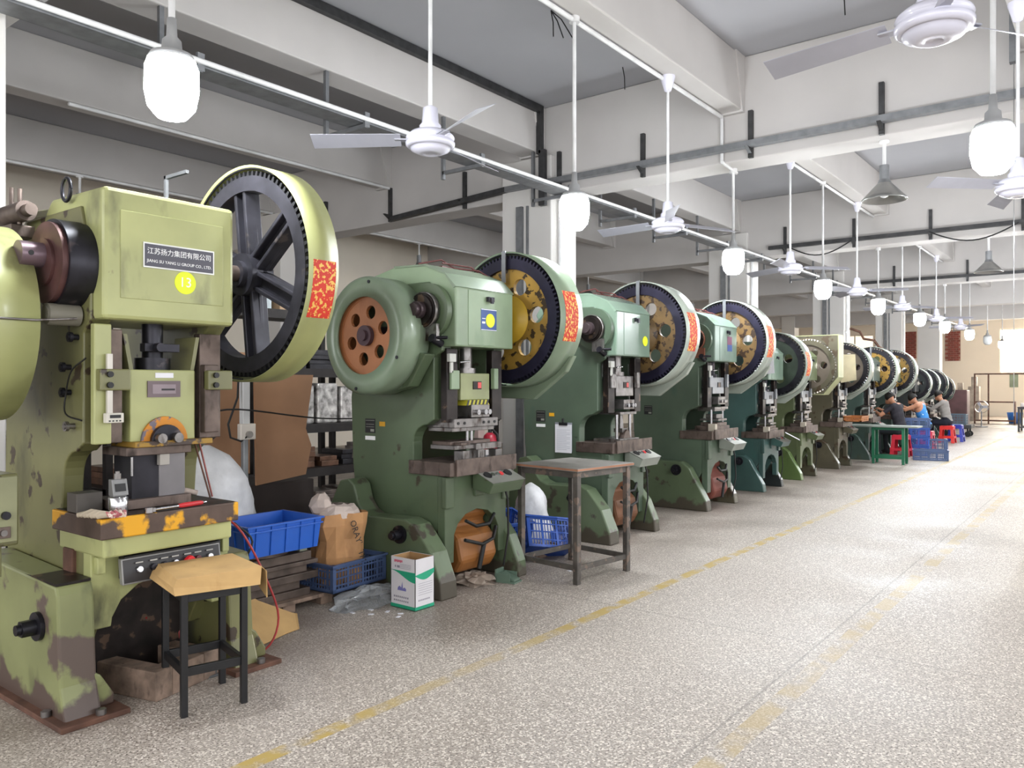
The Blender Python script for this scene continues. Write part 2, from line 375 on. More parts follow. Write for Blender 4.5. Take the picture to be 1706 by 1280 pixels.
# LED lamps on rods
bulb_m = mat('lit_led_bulb', '#ffffff', .4, var=0, emit='#f6fbff', es=LAMP_STRENGTH)
bulb_far = mat('unlit_led_bulb', '#e8ecee', .3, var=0)
def led(x, y, ztop, z, lab, grp=None, lit=True):
    t = thing('hanging_lamp', lab, 'lamp', (x, y, z), 0, grp)
    MB().cyl((0, 0, .2), (0, 0, ztop-z-.03), .0165, n=10).cyl((0, 0, ztop-z-.05), (0, 0, ztop-z), .045, n=12).build('rod', white_pipe, t)
    MB().lathe([(.0, .31), (.022, .31), (.026, .22), (.045, .2), (.05, .15), (.1, .13), (.115, .1), (0, .1)], n=20).build('lamp_cap', sil_leaf, t)
    MB().lathe([(0, .1), (.112, .098), (.126, .06), (.128, -.05), (.112, -.13), (.07, -.18), (0, -.19)], n=20).build('bulb', bulb_m if lit else bulb_far, t)
    return t
LY = [2.1, 5.73, 9.2, 12.75, 16.2, 20.0, 23.15, 27.2]
LN = ['nearest', 'second', 'third', 'fourth', 'fifth', 'sixth', 'seventh', 'eighth']
for i, y in enumerate(LY):
    led(-3.75, y, 4.08 if i in (2, 4, 6) else 4.64, 3.0, '%s lit LED lamp on a white rod above the press row%s' % (LN[i], ', at upper left' if i == 0 else ''), 'LED lamps over the press row')
for i, y in enumerate((5.79, 9.5, 13.1, 16.7, 20.3, 24, 27.6, 31.2)):  # all but the first are unseen, added to light the hall
    led(-.67, y, 4.64, 3.0, 'lit LED lamp on a white rod at the right edge, over the aisle' if i == 0 else 'lit LED lamp out of view over the aisle', 'LED lamps over the aisle')
for i, y in enumerate((2.2, 9.4, 16.5, 23.5, 30.5)):  # unseen row, added only for its light
    led(2.2, y, 4.64, 3.0, 'lit LED lamp out of view beyond the aisle', 'LED lamps beyond the aisle')
for i, y in enumerate((31, 35)):
    led(-3.75, y, 4.64, 3.0, 'small distant LED lamp on a rod, %s before the far wall' % ('second' if i == 0 else 'last'), 'LED lamps over the press row', lit=(i == 1))
# cone pendants
alu = mat('pendant_shade_aluminium', '#9c9c9a', .3, .8)
def pendant(x, y, ztop, lab, lit=False):
    t = thing('pendant_lamp', lab, 'lamp', (x, y, ztop-.62), 0, 'cone pendant lamps')
    MB().cyl((0, 0, .34), (0, 0, .62), .018, n=10).cyl((0, 0, .6), (0, 0, .62), .05, n=12).build('rod', white_pipe, t)
    MB().cyl((0, 0, .2), (0, 0, .36), .05, n=16).cyl((0, 0, .15), (0, 0, .21), .075, .055, n=16).build('socket', galv, t)
    MB().lathe([(.07, .17), (.19, .04), (.225, 0), (.225, -.012), (.215, -.01), (.18, .03), (.065, .15)], n=32).build('shade', alu, t)
    MB().ball((0, 0, .07), .055, n=14).build('bulb', bulb_far, t)
    return t
pendant(-2.05, 9.12, 4.08, 'grey cone pendant lamp under the nearest cross beam, right of the fans')
pendant(-1.93, 16.12, 4.08, 'smaller cone pendant lamp under the second cross beam, at right')
pendant(-12.3, 12.6, 4.58, 'cone pendant lamp with white bulb above the second press')
pendant(-12.3, 5.45, 4.58, 'cone pendant lamp just above the first press cover, at left')
pendant(-12.35, 19.6, 4.64, 'small cone pendant lamp seen over the third press')
pendant(-12.35, 26.6, 4.64, 'small cone pendant lamp seen over the fourth press')

# ceiling fans
fan_w = mat('fan_white_enamel', '#d9d8e6', .25, var=.03, coat=.4)
fan_blade = mat('fan_blade_paint', '#b4b4be', .35, .3, var=.05)
def fan(x, y, ztop, z, a0, lab, sc=1):
    t = thing('ceiling_fan', lab, 'fan', (x, y, z), 0, 'ceiling fans')
    MB().cyl((0, 0, .1), (0, 0, ztop-z), .014, n=10).build('rod', white_pipe, t)
    MB().lathe([(.012, ztop-z-.16), (.035, ztop-z-.15), (.075, ztop-z-.02), (.075, ztop-z)], n=20).build('ceiling_canopy', fan_w, t)
    MB().lathe([(.014, .27), (.05, .25), (.058, .15), (.075, .13), (.07, .1)], n=20).build('lower_canopy', fan_w, t)
    MB().lathe([(0, .1), (.07, .1), (.13, .085), (.16, .06), (.165, .045), (.158, .04), (.16, .02), (.168, .015), (.165, -.005), (.145, -.02), (.135, -.015), (.13, -.035), (.08, -.058), (.04, -.062), (.035, -.055), (0, -.055)], n=40).build('motor', fan_w, t)
    for k in range(3):
        a = a0 + k*2*PI/3; m_ = MB(); m_.T = Matrix.Rotation(a, 4, 'Z')
        m_.box(.13, .24, -.03, .03, .03, .038)
        L_ = .62; v = []; f = []
        for i in range(7):
            u = i/6; xx = .2+u*(L_-.02); hw = .045+.02*u; tw = .028; dz = .034-.01*u
            v += [(xx, -hw, dz-tw), (xx, hw, dz+tw), (xx, hw, dz+tw+.003), (xx, -hw, dz-tw+.003)]
        for i in range(6):
            for j in range(4): f.append((i*4+j, i*4+(j+1) % 4, (i+1)*4+(j+1) % 4, (i+1)*4+j))
        f += [(0, 3, 2, 1), (24, 25, 26, 27)]
        m_.add(v, f); m_.build('blade', fan_blade, t)
    return t
fan(-3.75, 3.95, 4.64, 3.12, R(218), 'white ceiling fan hanging above the first press gear')
fan(-3.72, 7.42, 4.64, 3.1, R(60), 'white ceiling fan hanging above the third press')
fan(-3.72, 11.15, 4.64, 3.08, R(35), 'third white ceiling fan in the row above the presses')
fan(-3.72, 14.6, 4.64, 3.08, R(10), 'fourth white ceiling fan in the row above the presses')
fan(-3.72, 18.1, 4.64, 3.08, R(50), 'fifth, small distant ceiling fan in the row above the presses')
fan(-3.72, 21.8, 4.64, 3.08, R(20), 'sixth, small distant ceiling fan in the row above the presses')
fan(-3.72, 25.4, 4.64, 3.08, R(80), 'seventh, tiny distant ceiling fan in the row above the presses')
fan(-.70, 4.05, 4.64, 3.12, R(173), 'large white ceiling fan at the upper right corner, closest to the viewer')
fan(-.72, 7.75, 4.64, 3.1, R(228), 'ceiling fan cut by the right edge, below the corner fan')
# ------------------------------------------------------------------ power presses
def arc(cx, cz, r, a0, a1, n): return [(cx+r*math.cos(R(a0+(a1-a0)*i/n)), cz+r*math.sin(R(a0+(a1-a0)*i/n))) for i in range(n+1)]
def web_disc(mb, c, r0, r1, y0, y1, holes, rh, rm, ph=0):
    cx, _, cz = c
    for k in range(holes):
        am = ph + 2*PI*k/holes; h = PI/holes
        for s in (-1, 1):
            ea = am + s*h; pts = []
            for i in range(5): a = ea+(am-ea)*i/4; pts.append((cx+r0*math.cos(a), cz+r0*math.sin(a)))
            hx, hz = cx+rm*math.cos(am), cz+rm*math.sin(am)
            for i in range(9):
                a = am+PI - s*PI*i/8*-1*-1 if False else am+PI-s*PI*i/8; pts.append((hx+rh*math.cos(a), hz+rh*math.sin(a)))
            for i in range(7): a = am+(ea-am)*i/6; pts.append((cx+r1*math.cos(a), cz+r1*math.sin(a)))
            mb.prism(pts, 'y', y0, y1)
def gear_teeth(mb, c, r, h, y0, y1, n):
    for k in range(n):
        a = 2*PI*k/n; d = PI/n
        q = [(c[0]+rr*math.cos(a+o), c[2]+rr*math.sin(a+o)) for rr, o in ((r-.004, -d*.62), (r+h, -d*.3), (r+h, d*.3), (r-.004, d*.62))]
        mb.prism(q, 'y', y0, y1)
def strip_on_rim(name, c, r, y0, y1, a0, a1, m, parent, n=10, label=None):
    v = []; f = []
    for i in range(n+1):
        a = R(a0+(a1-a0)*i/n)
        for rr in (r, r+.002):
            for y in (y0, y1): v.append((c[0]+rr*math.cos(a), y, c[2]+rr*math.sin(a)))
    for i in range(n):
        o = i*4; f += [(o+2, o+3, o+7, o+6), (o, o+4, o+5, o+1), (o, o+2, o+6, o+4), (o+1, o+5, o+7, o+3)]
    f += [(0, 1, 3, 2), (n*4, n*4+2, n*4+3, n*4+1)]
    return MB().add(v, f).build(name, m, parent, label=label)

def press(lab, x0, cy, P):
    """x0 = plane of cover and table front, cy = middle of the press"""
    t = thing('power_press', lab, 'press', (x0, cy, 0), 0, 'power presses in the row')
    A = P.get('big', False); body, cover, leg1, leg2, low = P['body'], P['cover'], P['leg1'], P['leg2'], P.get('low', P['body'])
    det = P.get('det', 2)
    hw = P.get('hw', .35)                    # half width of the body
    ct = P.get('cz', 2.03)                   # crank height
    # side plates of the C frame, open between them
    side = [(-1.0, .22), (-1.08, .9), (-1.1, 1.4), (-1.04, 1.72), (-.98, 2.1), (-.8, 2.25), (-.25, 2.25), (-.12, 2.05), (-.12, 1.74), (-.2, 1.7), (-.2, 1.24), (-.27, 1.2)] + arc(-.27, 1.06, .14, 95, 175, 5) + [(-.41, .93), (-.14, .86), (-.12, .5), (-.3, .22)]
    if A: side = [(-1.0, .22), (-1.08, .9), (-1.05, 1.72), (-.98, 2.2), (-.8, 2.34), (-.2, 2.34), (-.1, 2.05), (-.1, 1.8), (-.17, 1.74), (-.17, 1.22), (-.24, 1.18)] + arc(-.24, 1.04, .14, 95, 175, 5) + [(-.4, .86), (-.14, .8), (-.12, .5), (-.3, .22)]
    for s in (-1, 1):
        MB().prism(side, 'y', s*hw, s*(hw-.1)).build('side_plate', body, t, .008)
    MB().prism([(-1.04, .25), (-1.06, .8), (-.46, .8), (-.5, .25)], 'y', -hw+.1, hw-.1).build('frame_web', greasy if A else low, t)  # dark metal on the big press deepens the shade in its mouth
    # front apron with arched mouth
    ztop = .80 if A else .83
    aw = hw-.09
    ap = [(-hw-.005, .2 if not A else .36), (-hw-.005, ztop), (hw+.005, ztop), (hw+.005, .2 if not A else .36), (aw, .2 if not A else .36)] + [(aw*math.cos(R(a)), .36+.2*math.sin(R(a))) for a in (12, 35, 60, 90, 120, 145, 168)] + [(-aw, .2 if not A else .36)]
    MB().prism(ap, 'x', -.16, -.085).build('front_apron', P.get('apron', cover if A else body), t, .006)
    MB().box(-.46, -.3, -hw+.1, hw-.1, .03 if A else .25, .66).build('mouth_shadow_plate', greasy, t)  # dark plate standing in for the shade inside the mouth
    if P.get('belly'):
        m_ = MB().prism([(-.4, .1), (-.12, .1), (-.06, .2), (-.1, .36), (-.2, .45), (-.14, .52), (-.16, .66), (-.4, .7)], 'y', -.2, .22); m_.build('belly_casting', P['belly'], t, .03)
        MB().tube([(-.03, -.19, .5), (-.05, -.05, .44), (-.05, .1, .44), (-.08, .2, .5)], .014, 6).tube([(-.03, -.2, .36), (-.03, 0, .3), (-.05, .15, .32), (-.08, .22, .4)], .014, 6).tube([(-.04, .03, .3), (-.04, -.03, .12)], .018, 6).build('belly_cable', rubber, t)
    # legs
    if A:
        lp = [(-1.2, 0), (-1.2, .6), (-.95, .64), (-.06, .60), (-.04, .56), (-.01, .16), (.04, .02), (.04, 0)]
        ly = ((-.52, -.36), (.32, .46))
    elif P.get('lug', False):
        lp = [(-1.2, 0), (-1.18, .45), (-1.06, .66), (-1.0, .76), (-.9, .78), (-.84, .74), (-.8, .62), (-.74, .55), (-.66, .52), (-.3, .53), (-.2, .5), (-.04, .32), (.05, .12), (.06, 0)]
        ly = ((-.55, -.38), (.33, .44))
    else:
        lp = [(-1.15, 0), (-1.0, .5), (-.9, .57), (-.36, .57), (-.26, .5), (-.04, .12), (-.02, 0)]
        ly = ((-.5, -.37), (.33, .44))
    for i, (a, b) in enumerate(ly):
        lg = MB().prism(lp, 'y', a, b).build('leg', leg1 if i == 0 else leg2, t, .012)
        xb, zb = (-.22, .4) if A else ((-.34, .42) if P.get('lug') else (-.42, .47))
        ys = a if i == 0 else a
        MB().cyl((xb, ys-.001, zb), (xb, ys-.02, zb), .065, n=20).cyl((xb, ys-.02, zb), (xb, ys-.08, zb), .038, n=6).cyl((xb, ys-.08, zb), (xb, ys-.1, zb), .024, n=10).build('bolt', iron, lg)
        if A:
            MB().box(-1.2, .1, a-.04, b+.1, 0, .025).build('foot_plate', rust, lg, .004)
            MB().prism([(a, .025), (b+.08, .025), (b+.08, .07), (b+.02, .17), (b-.02, .2)], 'x', -.12, -.012).build('foot_flare', leg1 if i == 0 else leg2, lg, .01)
            for bx, by in ((-.1, a-.02), (.07, (a+b)/2+.06)): MB().cyl((bx, by, .025), (bx, by, .05), .022, n=6).build('anchor_bolt', steel, lg)
    if A:
        for ya in (ly[0],):
            MB().box(-1.15, -.06, ya[0]+.005, ya[1]-.005, .6, .612).build('oily_top', greasy, t)
    # table
    tz0, tz1 = (.80, .895) if A else (.835, .935)
    tm = P.get('table', dull_steel)
    if A:
        MB().box(-.42, .08, -.385, .31, tz0, tz1).build('worktable', tm, t, .006)
        MB().box(-.4, .05, -.36, .29, .71, tz0).build('table_bracket', cover, t, .01)
        MB().box(-.405, .065, -.37, .295, tz1, tz1+.003).build('table_top_plate', greasy, t)
        MB().box(-.34, -.24, -.37, -.29, .58, .72).build('bracket_block', rust, t, .006)
        
        for q in ((-.14, -.05, -.34, -.3, .62, .7), (-.14, -.05, .3, .34, .62, .7)): MB().box(*q).build('apron_rib', cover, t, .006)
        for z_, x_ in ((1.72, -.22), (1.58, -.3), (1.46, -.3), (1.3, -.26)): MB().cyl((x_, -hw, z_), (x_, -hw-.05, z_), .014, n=10).cyl((x_, -hw-.03, z_), (x_, -hw-.045, z_), .024, n=14).build('side_bolt', steel if z_ < 1.4 else iron, t)
        MB().curve([(-.12, -.36, 1.62), (-.2, -.39, 1.56), (-.28, -.38, 1.45), (-.26, -.39, 1.36), (-.14, -.37, 1.33)], .004, 6).build('side_wire', rubber, t)
    else:
        MB().box(-.44, -.02, -hw-.02, hw+.02, tz0, tz1).build('worktable', dull_steel, t, .005)
        MB().box(-.02, .0, -hw+.03, hw+.03, tz0-.0, tz1+.02).build('table_front_plate', dull_steel, t, .003)
        
        for q in ((-.11, -.06, -hw-.02, -hw+.07, .6, .83), (-.11, -.06, -.04, .06, .66, .83), (-.11, -.06, hw-.06, hw+.02, .6, .83)): MB().box(*q).build('apron_rib', body, t, .01)
    # head cover
    ch = .335
    if A:
        cp = [(-.62, 1.80), (0, 1.80), (0, 2.41), (-.55, 2.42), (-.62, 2.36)]
        MB().prism(cp, 'y', -ch, ch).build('head_cover', cover, t, .02)
        MB().prism([(-1.05, 1.95), (-.6, 1.85), (-.6, 2.4), (-.9, 2.42), (-1.05, 2.3)], 'y', -ch+.02, ch-.02).build('head_side', body, t, .05)
        MB().box(-.001, .004, -.26, .27, 1.9, 2.31).build('cover_panel', cover, t, .0035)
        # name plate
        pl = MB().box(.004, .009, -.155, .215, 2.055, 2.175).build('name_plate', mat('plate_aluminium', '#d6d6d2', .3, .7), t)
        MB().box(.009, .0105, -.148, .208, 2.062, 2.168).build('plate_field', mat('plate_grey_enamel', '#4e4d58', .4, var=.03), pl, label='dark grey lettering field')
        text('plate_lettering', '江苏扬力集团有限公司', .0335, white_print, pl, facing_x(.0112, .03, 2.134), label='white Chinese lettering')
        text('plate_lettering', 'JIANG SU YANG LI GROUP CO., LTD.', .0205, white_print, pl, facing_x(.0112, .03, 2.088), label='small white Latin lettering')
        d = MB().cyl((.004, .06, 2.0), (.0065, .06, 2.0), .056, n=36).build('number_sticker', yellow_disc, t, label='round yellow sticker')
        text('sticker_number', '13', .068, mat('pink_white_print', '#fdeef0', .5, var=0), d, facing_x(.0075, .06, 2.0))
        MB().tube([(-.32+.045*math.cos(a), -.36, 2.43+.055*math.sin(a)) for a in [i*2*PI/20 for i in range(21)]], .009, 8).build('lifting_eye', iron, t)
    else:
        cp = [(-.7, 1.77), (0, 1.77), (0, 2.2), (-.1, 2.3), (-.3, 2.38), (-.62, 2.39), (-.85, 2.34), (-.95, 2.2)]
        MB().prism(cp, 'y', -ch, ch).build('head_cover', cover, t, .012)
        MB().box(-.001, .005, -.2, .1, 1.785, 2.185).build('cover_door', cover, t, .003)
        cpl = [(x, z) for x, z in cp]
        if P.get('cover_lid', True): MB().prism([(-.02, 2.188), (.004, 2.2), (-.1, 2.303), (-.3, 2.384), (-.62, 2.394), (-.62, 2.38), (-.3, 2.37), (-.1, 2.29)], 'y', -ch-.006, ch+.006).build('cover_lid', P.get('lid', cover), t)
        MB().box(.0, .03, -.0, .07, 2.115, 2.15).box(.03, .04, .02, .05, 2.1, 2.14).build('latch', iron, t)
        if P.get('sticker') == 'blue':
            d = MB().box(.005, .0075, -.06, .12, 1.9, 2.06).build('rating_label', mat('label_blue', '#2b4f95', .4), t, label='blue and white label')
            MB().cyl((.0075, .045, 1.975), (.0095, .045, 1.975), .052, n=30).build('number_sticker', yellow_disc, d, label='yellow round sticker')
            MB().box(.0075, .0085, -.06, .12, 2.053, 2.058).box(.0075, .0085, -.06, .12, 1.902, 1.906).box(.0075, .0085, -.05, -.012, 1.985, 1.99).box(.0075, .0085, -.05, -.015, 1.95, 1.965).build('label_print', white_print, d)
        if P.get('sticker') == 'yellow': MB().cyl((.005, .22, 1.93), (.0075, .22, 1.93), .05, n=30).build('number_sticker', yellow_disc, t, label='yellow round sticker')
        if P.get('sticker') == 'redblue': MB().box(.005, .007, .02, .16, 1.9, 2.08).build('rating_label', mat('label_crimson', '#7c2f5c', .4), t); MB().box(.007, .008, .02, .16, 1.9, 1.98).build('label_field', mat('label_blue', '#2b4f95', .4), t)
        if P.get('hose_top', True): MB().tube([(-.5, -.2, 2.42), (-.45, 0, 2.47), (-.4, .1, 2.41), (-.3, .28, 2.4), (-.2, .33, 2.33)], .007, 6).tube([(-.42, -.02, 2.44), (-.4, .3, 2.44), (-.3, .33, 2.36)], .007, 6).box(-.46, -.42, -.02, .16, 2.39, 2.42).build('oil_line', mat('oil_line_red', '#5d2f2c', .5), t)
    # crank end with clutch disc on the near side
    if A:
        MB().cyl((-.25, -ch, ct+.0), (-.25, -.46, ct+.0), .205, n=44).build('brake_drum', iron, t, .01)
        MB().cyl((-.25, -.46, ct), (-.25, -.485, ct), .188, n=44).cyl((-.25, -.485, ct), (-.25, -.5, ct), .11, n=32).build('brake_disc', mat('reddish_iron', '#6a4a48', .45, .5, var=.2, vs=6), t, .004)
        MB().cyl((-.25, -.5, ct+.03), (-.25, -.6, ct+.03), .058, n=28).build('crank_stub', mat('bare_crank_iron', '#7c6a72', .35, .6), t, .003)
        MB().cyl((-.31, -.565, ct+.03), (-.19, -.565, ct+.03), .012, n=12).build('pin_hole', black, t)
        MB().cyl((-.2, -.36, 1.82), (-.2, -.5, 1.82), .05, n=20).cyl((-.2, -.5, 1.82), (-.2, -.505, 1.82), .035, n=20).build('release_roller', mat('grey_roller', '#807c70', .5), t, .006)
    else:
        MB().cyl((-.22, -hw, ct), (-.22, -.40, ct), .2, n=36).build('bearing_boss', body, t, .012)
        MB().cyl((-.22, -.4, ct), (-.22, -.46, ct), .125, n=32).cyl((-.22, -.46, ct), (-.22, -.475, ct), .11, n=32).build('brake_drum', greasy, t, .004)
        MB().lathe([(.128, -.41), (.134, -.41), (.134, -.45), (.128, -.45)], (-.22, 0, ct), 'y', 32).box(-.21, -.09, -.44, -.41, ct-.22, ct-.1).build('brake_band', steel if P.get('lug') else mat('rust_band', '#7a4a38', .6, .3), t)
        MB().cyl((-.22, -.475, ct), (-.22, -.52, ct), .062, n=24).cyl((-.22, -.52, ct), (-.22, -.55, ct), .045, n=24).build('crank_end', mat('worn_shaft_end', '#5c4f52', .4, .6), t, .003)
        MB().cyl((-.12, -.46, ct-.2), (-.12, -.36, ct-.24), .03, n=16).cyl((-.12, -.44, ct-.2), (-.02, -.4, ct-.2), .012, n=8).build('release_lever', iron, t)
    # slide, gibs, screw
    gz0, gz1 = 1.2, 1.76
    for s in (-1, 1):
        MB().box(-.16, -.1, s*.2 if s > 0 else -.32, .32 if s > 0 else -.2, gz0+.02, gz1).build('gib', greasy if not A else dull_steel, t, .005)
    if A:
        MB().box(-.1, -.06, -.35, -.27, 1.22, 1.78).build('gib_cover', cover, t, .006)
        MB().box(-.1, -.05, .2, .28, 1.25, 1.6).build('gib_cover', dull_steel, t, .006, label='brown worn guide cover')
        for s, xx in ((-1, -.34), (1, .2)):
            q = MB().box(-.07, -.02, xx, xx+.14, 1.47, 1.57).build('clamp_block', low, t, .006)
            for z in (1.495, 1.545): MB().cyl((-.02, xx+.04, z), (-.005, xx+.04, z), .014, n=12).build('bolt', black, q)
        MB().box(-.045, -.03, -.305, -.28, 1.36, 1.64).build('scale_bar', mat('pale_scale', '#c9c4bb', .4, .3), t)
        g = MB().box(-.05, -.015, -.315, -.235, 1.32, 1.365).build('digital_gauge', mat('gauge_white', '#d6d2c6', .5), t, .003)
        MB().box(-.015, -.013, -.3, -.25, 1.342, 1.357).build('gauge_display', black, g)
        for k in range(4): MB().box(-.015, -.013, -.305+.016*k, -.297+.016*k, 1.326, 1.332).build('gauge_button', black, g)
    sy = .168
    sl = P.get('slide', cover)
    SZ0, SZ1 = (1.22, 1.57) if A else (1.38, 1.58)
    MB().box(-.32, -.1 if not A else -.09, -sy, sy, SZ0, SZ1).build('slide', sl, t, .006)
    if A:
        for s in (-1, 1): MB().prism([(s*sy, 1.57), (s*(sy-.02), 1.57), (s*(sy+.01), 1.74), (s*(sy+.03), 1.74)] if s > 0 else [(-sy, 1.57), (-sy-.03, 1.74), (-sy-.01, 1.74), (-sy+.02, 1.57)], 'x', -.3, -.1).build('slide_cheek', body, t)
        p_ = MB().box(-.09, -.084, -.085, .085, 1.435, 1.515).build('slide_plate', mat('tarnished_plate', '#6c5f62', .35, .5), t)
        MB().box(-.084, -.083, -.06, .06, 1.452, 1.498).build('plate_field', mat('tarnished_field', '#8c7f84', .4, .4), p_)
        MB().box(-.083, -.082, -.015, .055, 1.468, 1.477).build('plate_print', black_print, p_)
        MB().box(-.09, -.086, -.045, .05, 1.53, 1.555).build('white_tag', paper_w, t, .002)
        MB().prism(arc(0, 1.22, .12, 0, 180, 16), 'x', -.09, -.075).build('boss', mat('chipped_orange', '#d58a25', .55, wear='#6b6470', wt=.6, ws=14), t, .003)
        q = MB().prism([(-.08, 1.2)] + [(a, b) for a, b in arc(0, 1.22, .08, 180, 0, 14)][::1] + [(.08, 1.2)], 'x', -.075, -.05).build('shank_clamp', iron, t, .003)
        for yy in (-.045, .04): MB().cyl((-.05, yy, 1.235), (-.015, yy, 1.235), .024, n=18).cyl((-.015, yy, 1.235), (-.014, yy, 1.235), .012, n=6).build('clamp_nut', steel, q, .002)
        MB().box(-.28, -.04, -sy-.0, sy+.07, 1.195, 1.222).build('slide_foot', mat('chipped_orange2', '#a98436', .6, wear='#4a3e38', wt=.5, ws=9), t, .004)
        MB().box(-.3, -.06, -.2, .13, 1.155, 1.195).build('upper_plate', dull_steel, t, .003)
        MB().box(-.28, -.1, -.155, -.02, .94, 1.155).build('punch_holder', iron, t, .004)
        MB().box(-.26, -.1, -.02, .12, .94, 1.155).build('punch_block', mat('grey_tool_steel', '#7d7a7c', .4, .6), t, .004)
        MB().box(-.1, -.07, -.03, .02, 1.1, 1.155).build('guide_block', mat('pale_block', '#a39e97', .5), t, .002)
        MB().cyl((-.07, -.17, 1.06), (-.07, -.17, 1.15), .006, n=8).build('pin', chrome, t)
        MB().cyl((-.2, 0, 1.57), (-.2, 0, 1.82), .05, n=24).cyl((-.2, 0, 1.57), (-.2, 0, 1.63), .085, n=24).cyl((-.1, -.03, 1.68), (-.06, -.03, 1.68), .022, n=14).box(-.15, -.1, -.09, .09, 1.66, 1.7).build('adjusting_screw', iron, t, .002)
        # lower die set on the table
        MB().box(-.32, -.06, -.24, .13, .9, .945).build('lower_die_plate', dull_steel, t, .003)
        MB().box(-.26, -.14, -.13, .12, .945, .96).build('lower_die', greasy, t, .003)
        q = MB().box(-.055, -.025, -.235, -.235+.001, .9, .9)  # spacer
        for k in range(7): MB().cyl((-.24+.03*(k % 3), -.1+.035*k, .96), (-.24+.03*(k % 3), -.1+.035*k, .97+.008*(k % 2)), .007, n=8).build('die_bolt', steel, t)
    else:
        MB().cyl((-.2, 0, 1.58), (-.2, 0, 1.8), .05, n=24).cyl((-.2, 0, 1.58), (-.2, 0, 1.62), .08, n=24).build('adjusting_screw', steel if P.get('lug') else iron, t, .002)
        MB().box(-.13, -.08, -.29, -.2, 1.46, 1.6).build('clamp_block', P.get('clamp', cover), t, .006)
        MB().box(-.1, -.06, .18, .23, 1.46, 1.62).build('clamp_block', P.get('clamp', cover), t, .006)
        MB().box(-.1, -.07, -.32, -.25, 1.66, 1.72).box(-.095, -.08, -.3, -.27, 1.58, 1.66).build('limit_switch', mat('switch_white', '#c4c4bd', .5), t, .003)
        MB().cyl((-.08, -.2, 1.66), (-.08, -.09, 1.67), .008, n=8).build('switch_rod', chrome, t)
        q = MB().box(-.1, -.094, -.03, .065, 1.46, 1.52).build('slide_plate', greasy, t)
        if P.get('lug'): MB().box(-.094, -.092, .02, .06, 1.468, 1.513).build('warning_label', mat('red_label', '#d9534f', .5), q, label='red and white label')
        if P.get('stripes'):
            MB().prism([(-.1, 1.38), (.12, 1.38), (.15, 1.34), (-.12, 1.34)], 'x', -.2, -.085).build('hazard_bevel', mat('hazard_yellow', '#c9c23c', .5), t)
            for k in range(6): MB().prism([(-.12+.045*k, 1.34), (-.1+.045*k, 1.34), (-.085+.045*k, 1.38), (-.105+.045*k, 1.38)], 'x', -.085, -.083).build('hazard_stripe', black_print, t)
        q = MB().box(-.3, -.06, -.09, .12, 1.25, 1.345).build('shank_clamp', steel, t, .004)
        for yy in (-.04, .045, .09): MB().cyl((-.06, yy, 1.29), (-.03, yy, 1.29), .02, n=14).cyl((-.03, yy, 1.29), (-.029, yy, 1.29), .01, n=6).build('clamp_nut', chrome, q)
        kind = P.get('die', 0)
        if kind == 0:
            MB().box(-.34, -.06, -.28, .22, 1.18, 1.245).box(-.33, -.09, -.27, .21, 1.15, 1.18).build('upper_die_plate', steel, t, .003)
            for yy in (-.24, -.17, .05, .11, .18): MB().cyl((-.06, yy, 1.212), (-.055, yy, 1.212), .011, n=10).build('die_bolt', black, t)
            for yy in (-.05, .0): MB().cyl((-.14, yy, 1.07), (-.14, yy, 1.15), .012, n=10).build('guide_pin', chrome, t)
            MB().box(-.3, -.06, -.28, .24, 1.02, 1.05).box(-.1, -.04, -.06, .24, 1.01, 1.055).build('lower_die_plate', steel, t, .003)
            MB().box(-.3, -.12, -.26, .2, 1.05, 1.075).box(-.12, -.05, -.22, -.12, 1.05, 1.07).build('die_strip', dull_steel, t, .002)
            for yy in (-.05, .16, -.22): MB().box(-.12, -.03, yy, yy+.075, .935, 1.01 if yy < .1 else 1.0).build('riser_block', steel, t, .003)
            MB().cyl((-.08, .1, .936), (-.08, .1, 1.0), .025, n=14).build('spacer', chrome, t)
        elif kind == 1:
            MB().box(-.32, -.06, -.16, .16, 1.2, 1.225).build('upper_die_plate', steel, t, .002)
            for yy in (-.13, .13): MB().cyl((-.12, yy, .96), (-.12, yy, 1.2), .016, n=12).build('guide_pin', chrome, t)
            MB().cyl((-.15, 0, 1.06), (-.15, 0, 1.2), .03, .02, n=14).box(-.2, -.1, -.05, .05, 1.02, 1.06).build('punch', steel, t, .002)
            MB().box(-.34, -.04, -.2, .18, .935, .965).build('lower_die_plate', steel, t, .003)
            MB().prism([(-.06, .965), (.08, .965), (.05, 1.03), (.01, 1.05), (-.03, 1.02)], 'x', -.14, -.08).build('die_insert', dull_steel, t, .002)
        else:
            MB().box(-.32, -.06, -.2, .2, 1.19, 1.22).box(-.3, -.08, -.16, .16, 1.17, 1.19).build('upper_die_plate', steel, t, .002)
            for yy in (-.17, .17): MB().cyl((-.12, yy, 1.0), (-.12, yy, 1.19), .014, n=10).build('guide_pin', chrome, t)
            MB().box(-.24, -.1, -.06, .12, 1.08, 1.13).box(-.3, -.06, -.1, .16, 1.05, 1.075).build('stripper', steel, t, .002)
            MB().box(-.32, -.04, -.2, .2, .935, .99).box(-.28, -.06, -.12, .16, .99, 1.03).build('lower_die', dull_steel, t, .003)
            MB().box(-.12, -.03, -.26, -.2, .935, 1.02).build('parts_box', mat('pale_box', '#c9bfae', .6), t, .002)
